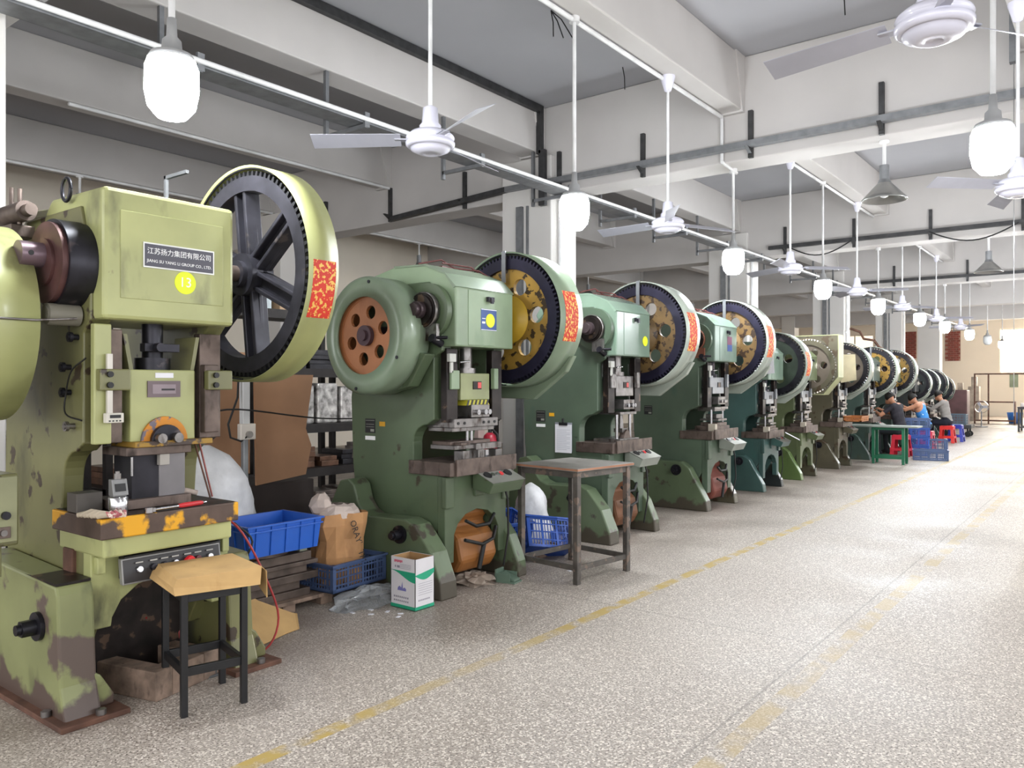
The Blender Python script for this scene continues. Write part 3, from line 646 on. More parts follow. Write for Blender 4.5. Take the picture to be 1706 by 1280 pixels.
    # control box
    if A:
        MB().prism([(-.08, .58), (-.02, .56), (-.02+.0, .69), (-.08, .71)], 'y', -.23, .27).build('control_box', black, t, .004)
        pn = MB().prism([(-.025, .562), (.005, .562), (-.015, .682), (-.045, .682)], 'y', -.25, .26).build('control_panel', mat('panel_frame_grey', '#8d8c8b', .4, .4), t, .003)
        MB().prism([(.004, .57), (.0055, .57), (-.0128, .675), (-.0143, .675)], 'y', -.243, .253).build('panel_face', mat('panel_dark', '#2f2e31', .4), pn)
        for k, (yy, m_) in enumerate(((-.17, chrome), (-.1, iron), (-.045, iron), (.01, chrome), (.075, red_btn), (.13, mat('maroon_button', '#6a2c33', .4)), (.195, chrome))):
            r_ = .026 if k == 4 else .016
            MB().cyl((-.005, yy, .622), (.01 if k != 4 else .03, yy, .626 if k != 4 else .632), r_*.7 if k == 4 else r_, n=18).cyl((.01 if k != 4 else .02, yy, .626), (.014 if k != 4 else .036, yy, .627), r_, r_*.85, n=18).build('push_button' if k != 4 else 'stop_button', m_, pn)
            MB().box(.0005, .0015, yy-.018, yy+.018, .654, .66).build('button_label', mat('label_grey', '#b7b5b0', .6), pn)
    else:
        bx, by0, by1 = .07, -.18+P.get('cb', .1), .2+P.get('cb', .1)
        cb = MB().prism([(bx+.03, .69), (bx+.07, .77), (-.06, .86), (-.06, .72)], 'y', by0, by1).build('control_box', P.get('cbm', body), t, .006)
        MB().prism([(bx+.07, .772), (bx+.073, .775), (-.057, .865), (-.06, .862)], 'y', by0-.004, by1+.004).build('panel_face', mat('panel_grey_face', '#a3a49c', .4, .3), cb)
        for k, (yy, rr, m_) in enumerate(((.05, .035, black), (.11, .018, chrome), (.17, .018, chrome), (.21, .02, red_btn), (.29, .035, black))):
            cx_, cz_ = .03, .802
            MB().cyl((cx_, by0+yy, cz_), (cx_+.018, by0+yy, cz_+.026), rr, n=18).build('push_button', m_, cb)
        MB().tube([(-.02, by1-.05, .72), (.0, by1-.03, .6), (.02, by1-.05, .35), (-.02, by1-.06, .1)], .008, 6).build('control_cable', rubber, t)
    # flywheel on the near side
    fx, fz, fr = -.63, 1.855, .435
    if A: fz = 1.79; fr = .465; fx = -.62
    c = (fx, 0, fz)
    if P.get('flywheel', 1):
        ya, yb = (-.9, -.54) if A else (-.65, -.40)
        g = MB(); g.lathe([(fr-.012, yb), (fr, yb), (fr, ya+.03), (fr-.03, ya), (.285, ya), (.285, ya+.02), (fr-.012, ya+.03)], c, 'y', 72)
        if A: g.lathe([(fr, yb), (0, yb)], c, 'y', 72, False)
        g.build('flywheel_guard', P.get('guard', body), t)
        wh = MB(); web_disc(wh, c, .055, .28, ya+.045, ya+.07, 6, .05, .175, .3); wh.ring(c, .27, fr-.03, ya+.04, yb-.03, 48)
        fw = wh.build('flywheel', P.get('fw', mat('orange_flywheel', '#b3744a', .5, var=.12, dirt='#8a4c2c', dt=.6)), t)
        MB().cyl((fx, ya+.01, fz), (fx, yb, fz), .075, n=28).cyl((fx, ya-.01, fz), (fx, ya+.01, fz), .04, n=16).build('hub', P.get('fwhub', mat('purple_brown_hub', '#4f3c42', .5, .4)), fw, .003)
        if not A and det > 1:
            MB().prism([(fx+.1, fz-fr+.02), (fx+.3, fz-fr+.06), (fx+.47, fz-.14), (fx+.36, fz-.12)], 'y', yb-.08, yb+.03).build('guard_bracket', body, t, .01)
            for a in (80, -25, -100): MB().cyl((fx+(fr-.04)*math.cos(R(a)), ya-.006, fz+(fr-.04)*math.sin(R(a))), (fx+(fr-.04)*math.cos(R(a)), ya, fz+(fr-.04)*math.sin(R(a))), .013, n=8).build('bolt', iron, t)
        if A: MB().tube([(fx+.2+.32*math.cos(0), -.9, fz+.01), (fx+fr+.006, -.86, fz-.005), (fx+fr+.006, -.56, fz-.005), (-.12, -.4, fz+.01)], .006, 6).build('steel_cable', steel, t)
    # bull gear on the far side
    gx, gz, gr = (-.3, 2.125, .56) if A else (-.25, ct, .5)
    gr = P.get('gr', gr); ya, yb = (.57, .77) if A else (.55, .87); c = (gx, 0, gz)
    gm = P.get('gear', iron)
    G = MB(); G.ring(c, gr-.085, gr, ya+.02, ya+.12, 72)
    gear = G.build('bull_gear', gm, t)
    T = MB(); gear_teeth(T, c, gr, .026, ya+.022, ya+.118, 88 if det > 1 else 60); tt = T.build('gear_teeth', P.get('teeth', gm), gear); tt['kind'] = 'stuff'
    MB().cyl((gx, .4, gz), (gx, ya+.16, gz), .045, n=24).build('shaft', dull_steel, gear)
    if A:
        H = MB(); H.cyl((gx, ya, gz), (gx, ya+.14, gz), .12, n=36).cyl((gx, ya-.03, gz), (gx, ya, gz), .075, n=28)
        H.build('gear_hub', gm, gear, .006)
        for k in range(6):
            a = PI/2+.12+k*PI/3; s_ = MB(); s_.T = Matrix.Translation((gx, 0, gz)) @ Matrix.Rotation(-a, 4, 'Y')
            s_.prism([(.1, -.06), (gr-.07, -.05), (gr-.07, .05), (.1, .06)], 'y', ya+.07, ya+.1)
            s_.box(.1, gr-.075, -.0+ya+.03, ya+.13, -.055, -.03).box(.1, gr-.075, ya+.03, ya+.13, .03, .055)
            s_.build('spoke', gm, gear, .006)
    elif P.get('gear_open'):
        H = MB(); H.cyl((gx, ya+.02, gz), (gx, ya+.14, gz), .11, n=36); web_disc(H, c, .1, gr-.08, ya+.05, ya+.08, 4, .075, .26, .4); H.build('gear_web', P.get('web', gm), gear)
    else:
        H = MB(); web_disc(H, c, .12, gr-.08, ya+.05, ya+.085, 6, .068, .285, .1); H.build('gear_web', P.get('web', gm), gear, 0)
        MB().lathe([(.2, ya+.05), (.19, ya+.03), (.15, ya+.02), (.14, ya), (.06, ya)], c, 'y', 40).cyl((gx, ya+.05, gz), (gx, ya+.14, gz), .13, n=32).build('gear_hub', P.get('hubm', P.get('web', gm)), gear)
    go = gr+.05
    if P.get('square_guard'):
        q = [(gx-.62, gz-.2), (gx-.62, gz+.35), (gx-.35, gz+go+.04), (gx+go+.02, gz+go+.04), (gx+go+.02, gz-.2), (gx+.3, gz-go+.02), (gx-.3, gz-go+.02)]
        qi = [(gx+(x-gx)*.975, gz+(z-gz)*.975) for x, z in q]; n_ = len(q); v = []; f = []
        for yy in (ya, yb):
            v += [(x, yy, z) for x, z in q] + [(x, yy, z) for x, z in qi]
        for i in range(n_):
            j = (i+1) % n_; o = 2*n_
            f += [(i, j, n_+j, n_+i), (o+i, o+n_+i, o+n_+j, o+j), (i, o+i, o+j, j), (n_+i, n_+j, o+n_+j, o+n_+i)]
        MB().add(v, f).build('gear_guard', P.get('guard2', cover), t)
        Q = MB(); N_ = 32; v = []; f = []
        for i in range(N_):
            a = 2*PI*i/N_; v.append((gx+(gr+.03)*math.cos(a), ya+.01, gz+(gr+.03)*math.sin(a)))
            # outer point on the polygon
            best = 9
            for k in range(n_):
                x1, z1 = q[k]; x2, z2 = q[(k+1) % n_]; dx, dz = math.cos(a), math.sin(a); ex, ez = x2-x1, z2-z1; den = dx*ez-dz*ex
                if abs(den) < 1e-9: continue
                tt_ = ((x1-gx)*ez-(z1-gz)*ex)/den; uu = ((x1-gx)*dz-(z1-gz)*dx)/den
                if tt_ > 0 and 0 <= uu <= 1: best = min(best, tt_)
            v.append((gx+best*math.cos(a), ya+.01, gz+best*math.sin(a)))
        for i in range(N_): j = (i+1) % N_; f.append((2*i, 2*i+1, 2*j+1, 2*j))
        Q.add(v, f); Q.build('guard_face', P.get('guardface', P.get('guard2', cover)), t)
    else:
        gu = MB(); gu.lathe([(go-.008, ya+.01), (go+.004, ya), (go+.004, yb), (go-.02, yb), (go-.02, yb-.01), (go-.006, yb-.012), (go-.008, ya+.01)], c, 'y', 88)
        gd = gu.build('gear_guard', P.get('guard2', cover), t)
        MB().lathe([(go-.008, ya+.012), (gr+.034, ya+.012), (gr+.034, ya+.02), (go-.008, ya+.02)], c, 'y', 88, True, R(90), R(300)).build('guard_lip', iron, t)
        if not A:
            MB().prism([(gx-.3, gz-go*.75), (gx-.35, gz-go-.1), (gx+.1, gz-go-.11), (gx+.42, gz-go+.12), (gx+.5, gz-.3)], 'y', yb-.06, yb).build('guard_skirt', P.get('guard2', cover), t, .01)
        if P.get('paper', True):
            strip_on_rim('paper_strip', c, go+.005, ya+(.03 if A else .07), yb-(.02 if A else .07), -26 if A else -20, 3 if A else 22, red_paper, t, label='red paper strip with gold characters')
    if not A and P.get('strap', True):
        MB().box(gx-.02, gx+.02, ya-.02, ya-.012, gz+.3, gz+gr+.06).build('guard_strap', galv, t)
    if A:
        MB().cyl((-.95, -.42, 2.36), (-.62, -.42, 2.36), .05, n=18).cyl((-.62, -.42, 2.36), (-.56, -.42, 2.36), .03, n=14).box(-.9, -.7, -.46, -.3, 2.24, 2.3).cyl((-.8, -.42, 2.3), (-.8, -.42, 2.5), .012, n=8).cyl((-.7, -.42, 2.3), (-.7, -.42, 2.48), .012, n=8).build('air_valve', dull_steel, t, .004)['kind'] = 'stuff'
        MB().box(-1.0, -.98, .5, .52, 1.9, 2.78).box(-1.0, -.75, .5, .52, 2.76, 2.78).build('guard_stay', galv, t)
    # plates and notes on the near side of the body
    if not A and det > 1:
        q = MB().box(-.93, -.82, -hw-.004, -hw, 1.12, 1.23).build('rating_plate', black_print, t)
        MB().box(-.92, -.83, -hw-.005, -hw-.004, 1.185, 1.188).box(-.92, -.83, -hw-.005, -hw-.004, 1.165, 1.168).box(-.87, -.83, -hw-.005, -hw-.004, 1.13, 1.15).box(-.925, -.825, -hw-.005, -hw-.004, 1.215, 1.218).build('plate_print', mat('plate_print', '#9a9c92', .5), q)
        if P.get('lug'):
            MB().box(-.93, -.82, -hw-.004, -hw, 1.065, 1.095).build('maker_plate', white_print, t); MB().box(-.77, -.71, -hw-.004, -hw, 1.175, 1.21).build('orange_tag', mat('orange_tag', '#e5a91d', .5), t)
    sc_ = P.get('scale', 1)
    t.scale = (sc_, sc_, sc_)
    return t

# paints, one set per press
def paint(name, col, wear='#3b3a2e', wt=.66, dirt=None, ws=5, rough=.38, **k): return mat(name, col, rough, 0, var=.1, vs=2.2, wear=wear, wt=wt, ws=ws, dirt=dirt or '#3f3f2c', dt=.6, bump=.05, bs=30, coat=.15, **k)
lime = paint('lime_green_paint', '#adb078', '#4b4028', .72)
lime_d = paint('grimy_lime_paint', '#73724a', '#3d3226', .6, ws=8)
lime_leg = paint('chipped_lime_paint', '#8a8f60', '#5d4f48', .585, ws=3.2, foot='#55463f')
g_body = paint('press_green_paint', '#55644b', '#3c3628', .68, dirt='#46573f')
g_cover = paint('pale_green_cover', '#839678', '#4b5a43', .74, dirt='#6f8767', rough=.3)
g_leg = paint('worn_green_leg', '#5f6e53', '#48443a', .62, foot='#4c463b')
g_guard = paint('pale_green_guard', '#7f8f78', '#5a6852', .76, dirt='#7b8d72', rough=.3)
g3_body = paint('deep_green_paint', '#546453', '#37443a', .7, dirt='#42594b')
g3_cover = paint('mint_cover', '#7c9180', '#4b6a5a', .75, dirt='#6d8d78', rough=.22)
teal = paint('teal_paint', '#3e5955', '#2f4a46', .7, dirt='#375d57')
olive = paint('olive_paint', '#606a4a', '#4a4a33', .68)
olive_g = paint('fresh_green_leg', '#5f7642', '#4d5a38', .72)
drab = paint('drab_brown_green', '#5b5645', '#4a3d2e', .6)
black_g = paint('black_green', '#2a2f30', '#55544c', .7)
slate = paint('slate_green', '#42544d', '#39453f', .68)
white_rim = paint('whitish_guard', '#a5aca1', '#7d8479', .74, dirt='#98a094', rough=.25)
web_y = mat('ochre_gear_web', '#a8843a', .45, var=.2, vs=3, wear='#3a2c1c', wt=.55, ws=16)
web_b = mat('rusty_ochre_web', '#80653e', .5, var=.2, vs=3, wear='#38281c', wt=.53, ws=16)
web_dk = mat('dark_green_web', '#3c4a3c', .5, var=.2)
orange_c = mat('orange_belly', '#96602e', .5, var=.12, vs=3, dirt='#6e4a2a', dt=.6)
brown_c = mat('brown_belly', '#7d5236', .6, var=.2, vs=3)
yel_table = mat('yellow_worn_table', '#5a4a42', .5, .3, var=.2, vs=6, wear='#e0a528', wt=.53, ws=4.2)
blue_gear = mat('violet_black_gear', '#29263a', .4, .4, var=.2, vs=6)

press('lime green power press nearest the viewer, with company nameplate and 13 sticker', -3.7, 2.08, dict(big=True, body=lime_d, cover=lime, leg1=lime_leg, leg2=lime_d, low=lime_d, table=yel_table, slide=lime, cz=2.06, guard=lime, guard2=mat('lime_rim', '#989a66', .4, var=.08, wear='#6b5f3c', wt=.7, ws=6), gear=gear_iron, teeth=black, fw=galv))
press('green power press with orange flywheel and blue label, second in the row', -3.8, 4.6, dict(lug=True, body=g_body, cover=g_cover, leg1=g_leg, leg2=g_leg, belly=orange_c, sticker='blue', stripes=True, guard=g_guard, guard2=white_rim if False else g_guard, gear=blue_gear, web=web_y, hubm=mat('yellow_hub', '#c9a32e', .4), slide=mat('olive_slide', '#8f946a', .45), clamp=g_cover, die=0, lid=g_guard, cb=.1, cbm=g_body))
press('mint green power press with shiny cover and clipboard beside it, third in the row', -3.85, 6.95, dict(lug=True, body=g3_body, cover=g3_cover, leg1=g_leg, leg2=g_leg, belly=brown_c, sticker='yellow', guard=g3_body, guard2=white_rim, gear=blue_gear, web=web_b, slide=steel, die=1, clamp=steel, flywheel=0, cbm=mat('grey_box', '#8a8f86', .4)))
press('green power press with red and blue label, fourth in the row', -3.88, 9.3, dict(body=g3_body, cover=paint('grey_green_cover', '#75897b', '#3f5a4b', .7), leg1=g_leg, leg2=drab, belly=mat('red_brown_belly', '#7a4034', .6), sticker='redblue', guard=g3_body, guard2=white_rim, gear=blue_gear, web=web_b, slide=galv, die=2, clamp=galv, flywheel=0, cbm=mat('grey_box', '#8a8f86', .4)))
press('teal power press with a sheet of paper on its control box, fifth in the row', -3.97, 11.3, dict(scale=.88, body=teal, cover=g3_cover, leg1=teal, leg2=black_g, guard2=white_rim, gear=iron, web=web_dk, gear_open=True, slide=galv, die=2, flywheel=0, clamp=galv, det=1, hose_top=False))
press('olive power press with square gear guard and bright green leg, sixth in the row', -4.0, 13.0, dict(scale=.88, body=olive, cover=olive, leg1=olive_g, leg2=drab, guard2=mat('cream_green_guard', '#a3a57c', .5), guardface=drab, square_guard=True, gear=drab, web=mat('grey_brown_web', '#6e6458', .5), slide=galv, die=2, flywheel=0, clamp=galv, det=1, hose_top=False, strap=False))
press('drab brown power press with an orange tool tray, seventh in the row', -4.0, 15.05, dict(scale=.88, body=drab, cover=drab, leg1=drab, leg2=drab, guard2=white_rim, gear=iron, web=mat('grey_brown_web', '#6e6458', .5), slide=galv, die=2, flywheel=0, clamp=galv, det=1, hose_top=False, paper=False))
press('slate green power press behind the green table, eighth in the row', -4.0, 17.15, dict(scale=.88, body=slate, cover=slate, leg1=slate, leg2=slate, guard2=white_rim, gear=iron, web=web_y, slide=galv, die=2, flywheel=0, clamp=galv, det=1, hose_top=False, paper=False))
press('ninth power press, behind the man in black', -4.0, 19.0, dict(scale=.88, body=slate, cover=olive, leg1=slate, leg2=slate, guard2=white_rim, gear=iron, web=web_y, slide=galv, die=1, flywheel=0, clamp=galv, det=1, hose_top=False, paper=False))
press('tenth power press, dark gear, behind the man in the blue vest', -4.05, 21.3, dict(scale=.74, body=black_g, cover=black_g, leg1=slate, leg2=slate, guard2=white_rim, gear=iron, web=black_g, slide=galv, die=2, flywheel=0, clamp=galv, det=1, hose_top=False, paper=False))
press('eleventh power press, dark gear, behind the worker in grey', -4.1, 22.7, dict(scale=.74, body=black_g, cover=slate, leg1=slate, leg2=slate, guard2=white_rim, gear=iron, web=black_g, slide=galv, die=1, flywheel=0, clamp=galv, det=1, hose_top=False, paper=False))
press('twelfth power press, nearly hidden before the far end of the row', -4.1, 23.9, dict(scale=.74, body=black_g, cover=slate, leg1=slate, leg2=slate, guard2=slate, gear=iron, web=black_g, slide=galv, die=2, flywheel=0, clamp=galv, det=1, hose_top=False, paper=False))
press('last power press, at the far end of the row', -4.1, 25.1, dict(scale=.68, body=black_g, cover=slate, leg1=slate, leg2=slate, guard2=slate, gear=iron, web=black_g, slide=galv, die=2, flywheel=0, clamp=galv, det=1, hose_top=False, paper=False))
# ------------------------------------------------------------------ things around the presses
def crate(name, L_, W_, H_, m, lab, loc, rz=0, rot=None, grp=None, nx=7, bars=4, cat='crate'):
    """open lattice crate: floor, four corner posts, rim, and lattice bars"""
    t = thing(name, lab, cat, loc, rz, grp)
    if rot: t.rotation_euler = rot
    m_ = MB().box(-L_/2, L_/2, -W_/2, W_/2, 0, .008)
    m_.build('crate_floor', m, t)
    r_ = MB(); e = .012
    for z0, z1 in ((H_-.03, H_), (0, .025)): r_.box(-L_/2, L_/2, -W_/2, -W_/2+e, z0, z1).box(-L_/2, L_/2, W_/2-e, W_/2, z0, z1).box(-L_/2, -L_/2+e, -W_/2, W_/2, z0, z1).box(L_/2-e, L_/2, -W_/2, W_/2, z0, z1)
    r_.box(-L_/2-.01, L_/2+.01, -W_/2-.01, -W_/2, H_-.014, H_).box(-L_/2-.01, L_/2+.01, W_/2, W_/2+.01, H_-.014, H_).box(-L_/2-.01, -L_/2, -W_/2, W_/2, H_-.014, H_).box(L_/2, L_/2+.01, -W_/2, W_/2, H_-.014, H_)
    for sx in (-1, 1):
        for sy in (-1, 1): r_.box(sx*L_/2-(.03 if sx > 0 else 0), sx*L_/2+(0 if sx > 0 else .03), sy*W_/2-(.03 if sy > 0 else 0), sy*W_/2+(0 if sy > 0 else .03), 0, H_)
    r_.build('crate_frame', m, t)
    l_ = MB(); n1 = max(4, int(L_/.028)); n2 = max(3, int(W_/.028))
    for i in range(1, n1):
        x = -L_/2+L_*i/n1; ww = .0035 if i % 5 else .011
        for y in (-W_/2+.002, W_/2-.008): l_.box(x-ww, x+ww, y, y+.005, .02, H_-.02)
    for i in range(1, n2):
        y = -W_/2+W_*i/n2; ww = .0035 if i % 5 else .011
        for x in (-L_/2+.002, L_/2-.008): l_.box(x, x+.005, y-ww, y+ww, .02, H_-.02)
    for k in range(1, bars):
        z = H_*k/bars; l_.box(-L_/2, L_/2, -W_/2+.001, -W_/2+.007, z-.005, z+.005).box(-L_/2, L_/2, W_/2-.007, W_/2-.001, z-.005, z+.005).box(-L_/2+.001, -L_/2+.007, -W_/2, W_/2, z-.005, z+.005).box(L_/2-.007, L_/2-.001, -W_/2, W_/2, z-.005, z+.005)
    o = l_.build('lattice', m, t); o['kind'] = 'stuff'
    return t
def frame_table(lab, x0, x1, y0, y1, H_, legs, top, tt=.025, bar=.1, ls=.022, cat='table', name='work_table', over=.01, rz=0, c=None, extra=None):
    t = thing(name, lab, cat, c or (0, 0, 0), rz)
    top and MB().box(x0-over, x1+over, y0-over, y1+over, H_-tt, H_).build('table_top', top, t, .004)
    for x in (x0, x1-ls*2):
        for y in (y0, y1-ls*2): MB().box(x, x+ls*2, y, y+ls*2, 0, H_-tt).build('leg', legs, t, .003)
    for z0, z1 in ((H_-tt-.05, H_-tt-.005), (bar, bar+.04)):
        for y in (y0+.008, y1-.03): MB().box(x0+ls*2, x1-ls*2, y, y+.02, z0, z1).build('rail', legs, t, .002)
        for x in (x0+.008, x1-.03): MB().box(x, x+.02, y0+ls*2, y1-ls*2, z0, z1).build('rail', legs, t, .002)
    return t
table_leg = mat('worn_grey_leg', '#5f5a55', .5, .3, var=.2, vs=8, wear='#7a6a60', wt=.58, ws=14)
ply = mat('edge_worn_top', '#84807a', .6, var=.1, vs=4, wear='#6f6963', wt=.6, ws=6)
t = frame_table('worn steel-framed work table with a thin wooden top in front of the third press', -.31, .31, -.33, .33, .87, table_leg, ply, bar=.1, over=.02, rz=R(-7), c=(-3.51, 5.36, 0))
box('top_edge', -.33, .33, -.352, -.35, .852, .866, mat('bare_wood_edge', '#a8775c', .7), t, 0, label='bare reddish wood edge'); box('top_edge', .33, .332, -.35, .35, .852, .866, mat('bare_wood_edge', '#a8775c', .7), t, 0, label='bare reddish wood edge')

# black stool with folded cardboard
t = frame_table('tall black angle-iron stool beside the first press', -.17, .17, -.17, .13, .585, black, black, tt=.02, bar=.18, ls=.015, cat='stool', name='stool', rz=R(-14.5), c=(-3.475, 2.13, 0))
cb = MB(); cb.add([(-.2, -.22, .005), (.2, -.22, .0), (.22, .24, .03), (-.19, .24, .02), (-.205, -.235, .0), (-.225, -.235, -.03), (.225, -.22, -.045), (.21, -.235, .0), (.235, .2, -.05), (.19, -.2, .045), (-.2, -.19, .05), (-.19, .2, .06), (.2, .22, .055), (.15, .27, -.17)],
       [(2, 3, 13), (10, 9, 12, 11), (10, 0, 1, 9), (0, 5, 6, 1), (9, 1, 8, 12), (1, 6, 8), (11, 12, 2, 3), (0, 10, 11, 3)])
o = cb.build('cardboard_cover', cardboard, None); o.location = (-3.475, 2.12, .596); o.rotation_euler = (0, 0, R(-14.5)); o.scale = (.92, .9, .72)
so = o.modifiers.new('s', 'SOLIDIFY'); so.thickness = .006; so.offset = 0
tag(o, 'folded brown cardboard laid over the black stool', 'cardboard')
# things on the first press table
TZ = .898
t = thing('pressure_gauge_pot', 'small digital gauge standing on a round steel pot on the first press table', 'gauge', (-3.68, 1.80, TZ))
MB().lathe([(0, 0), (.04, 0), (.042, .004), (.042, .08), (.038, .085), (0, .085)], n=28).build('pot', chrome, t)
MB().box(-.02, .02, -.03, .03, .085, .1).prism([(.022, .09), (.03, .09), (.012, .165), (-.02, .165), (-.02, .09)], 'y', -.035, .035).build('gauge_body', mat('aluminium_grey', '#8c8c8c', .35, .6), t, .003)
MB().prism([(.0275, .11), (.0285, .11), (.0205, .145), (.0195, .145)], 'y', -.024, .024).build('gauge_face', black, t)
MB().cyl((-.005, 0, .165), (-.005, 0, .19), .016, n=14).cyl((-.005, 0, .19), (-.005, 0, .2), .01, n=10).build('gauge_cap', steel, t)
gl = MB()
for k in range(7):
    gl.tube([(-.09+.02*k, -.07+.006*k, .012), (-.06+.018*k, -.03, .02+.008*(k % 2)), (-.03+.014*k, .02+.004*k, .014)], [.011, .014, .01], 8)
tag(gl.build('work_glove', mat('glove_cotton', '#b3a692', .9, var=.15, wear='#8a7b66', wt=.6), None, loc=(-3.66, 1.72, TZ-.002)), 'dirty pale work glove at the left corner of the first press table', 'glove')
gl = MB()
for k in range(5): gl.tube([(-.03, -.045+.02*k, .008), (0, -.04+.02*k, .028-.003*abs(k-2)), (.03, -.03+.014*k, .008)], .009, 7)
tag(gl.build('work_glove', mat('glove_red_stripe', '#b8666c', .9, wear='#d8c6b8', wt=.5, ws=40), None, loc=(-3.61, 1.755, TZ+.001)), 'red striped work glove lying against the steel pot', 'glove')
t = thing('ratchet_wrench', 'chrome ratchet wrench with red grip on the first press table', 'wrench', (-3.63, 2.04, TZ+.004), R(96))
MB().cyl((-.12, 0, .009), (.03, 0, .009), .007, n=10).cyl((-.13, 0, -.002), (-.13, 0, .022), .02, n=18).box(-.12, -.1, -.012, .012, 0, .018).build('wrench_bar', chrome, t)
MB().tube([(.03, 0, .009), (.05, 0, .009), (.15, 0, .009), (.165, 0, .009)], [.009, .012, .012, .008], 12).build('grip', mat('grip_red', '#c22a30', .35), t, label='red grip')
MB().cyl((.165, 0, .009), (.185, 0, .009), .007, n=8).build('grip_end', chrome, t)
gl = MB()
for k in range(6): gl.tube([(-.04+.012*k, -.05, .01), (-.03+.012*k, 0, .03), (-.05+.02*k, .05, .012)], .014, 7)
tag(gl.build('rag', mat('rag_cloth', '#a89a90', .9, var=.2, vs=20), None, loc=(-3.84, 2.21, .927)), 'crumpled pale rag on the die beside the punch of the first press', 'rag')
tag(MB().box(-.05, .05, -.06, .06, 0, .09).build('steel_block', mat('dull_block', '#67625d', .5, .5), None, .003, loc=(-3.92, 1.76, TZ)), 'grey steel block at the back left of the first press table', 'block')
# coloured copper pipes beside the first press
for a, b, m_, lab in (((-3.93, 2.29, 1.32), (-3.8, 2.34, .905), rust, 'thin brown rod leaning at the right of the first press'), ((-3.9, 2.31, 1.3), (-3.83, 2.37, .905), mat('copper_red', '#8a4a44', .4, .3), 'thin reddish rod leaning at the right of the first press')):
    tag(MB().tube([a, b], .005, 8).build('rod', m_), lab, 'rod')
# hoses
tag(MB().curve([(-3.85, 2.44, .8), (-3.75, 2.5, .7), (-3.72, 2.62, .45), (-3.74, 2.72, .2), (-3.78, 2.66, .03), (-3.88, 2.48, .02), (-3.98, 2.3, .05), (-4.05, 2.15, .2), (-4.0, 2.1, .3)], .006, 8).build('air_hose', red_hose), 'thin red air hose looping from the first press down to the floor', 'hose')
tag(MB().curve([(-4.02, 2.28, .2), (-3.95, 2.33, .06), (-3.85, 2.42, .03), (-3.78, 2.46, .03)], .014, 8).build('hose', red_hose), 'thick red hose end lying under the first press', 'hose')
tag(MB().curve([(-3.83, 2.5, .75), (-3.78, 2.58, .64), (-3.8, 2.5, .5), (-3.84, 2.42, .35)], .006, 8).build('hose', rubber), 'black hose hanging behind the stool', 'hose')
# foot pedals
def pedal(lab, loc, rz, m):
    t = thing('foot_pedal', lab, 'pedal', loc, rz)
    MB().box(-.08, .08, -.06, .06, 0, .012).build('base_plate', m, t, .002)
    MB().prism([(-.07, .012), (.07, .012), (.07, .03), (-.05, .07), (-.07, .06)], 'y', -.045, .045).build('tread', m, t, .004)
    MB().box(-.09, -.075, -.06, .06, .012, .095).box(-.075, .04, -.06, -.053, .012, .07).box(-.075, .04, .053, .06, .012, .07).build('hood', m, t, .002)
pedal('grey foot pedal on the floor under the black stool', (-3.78, 2.28, 0), R(0), mat('pedal_grey', '#5d5f60', .45, .4))
pedal('green foot pedal on the floor before the second press', (-3.72, 4.78, 0), R(10), mat('pedal_green', '#5d7263', .5))
# wooden block frame below the first press
t = thing('wooden_frame', 'square wooden frame lying on the floor inside the first press foot', 'wooden frame', (-3.92, 2.08, 0), R(14))
for (a, b, c_, d) in ((-.26, .26, -.2, -.1), (-.26, .26, .1, .2)): box('timber', a, b, c_, d, 0, .14, wood, t, .006)
for (a, b) in ((-.26, -.16), (.16, .26)): box('timber', a, b, -.1, .1, 0, .138, wood, t, .006)
tag(MB().box(-.15, .15, -.09, .09, 0, .05).build('rubber_mat', greasy, None, .004, loc=(-3.92, 2.08, 0)), 'dark oily scrap inside the square wooden frame', 'scrap')
# flattened cardboard on the floor
o = MB().add([(-3.9, 2.72, .015), (-3.98, 2.95, .01), (-4.22, 2.9, .19), (-4.12, 2.66, .2), (-4.0, 3.06, .01), (-4.1, 3.12, .07), (-4.28, 3.0, .1)], [(0, 1, 2, 3), (1, 4, 5, 6, 2)]).build('flattened_carton', cardboard)
so = o.modifiers.new('s', 'SOLIDIFY'); so.thickness = .006
tag(o, 'piece of bent brown cardboard on the floor before the pallet', 'cardboard')
# pallet, stack of steel plates, tote
def pallet(lab, loc, L_, W_, rz=0, n=4):
    t = thing('pallet', lab, 'pallet', loc, rz)
    for i in range(3):
        x = -W_/2+(W_-.09)*i/2; box('stringer', x, x+.09, -L_/2+.02, L_/2-.02, 0, .06, wood, t, .004)
    for i in range(n):
        y = -L_/2+(L_-.13)*i/(n-1); box('plank', -W_/2, W_/2, y, y+.13, .06, .082, wood, t, .004)
    return t
t = thing('pallet', 'weathered wooden pallet under the stack of steel plates', 'pallet', (-4.62, 3.24, 0))
for y in (-.34, -.05, .26): box('stringer', -.28, .28, y, y+.1, 0, .055, wood, t, .004)
for i in range(4): box('plank', -.3+.155*i, -.17+.155*i, -.44, .42, .055, .08, wood, t, .004)
plate_m = mat('stacked_brown_steel', '#655850', .5, .4, var=.2, vs=7, dirt='#463a34', dt=.6)
zz = .08
for k, (h_, xa, ya, yb) in enumerate(((.05, -4.38, 2.9, 3.44), (.055, -4.4, 2.88, 3.37), (.05, -4.37, 2.92, 3.5), (.05, -4.39, 2.9, 3.42), (.028, -4.36, 2.93, 3.49), (.055, -4.38, 2.91, 3.45))):
    m_ = MB().box(xa-.42, xa, ya, yb, zz, zz+h_)
    o = m_.build('steel_plate', plate_m, None, .004)
    tag(o, ['lowest steel plate of the stack on the pallet', 'second steel plate from the bottom of the pallet stack', 'third steel plate from the bottom of the pallet stack', 'fourth steel plate from the bottom of the pallet stack', 'thin fifth steel plate of the pallet stack', 'top steel plate of the stack, under the ring'][k], 'steel plate', 'stacked steel plates')
    zz += h_+.001
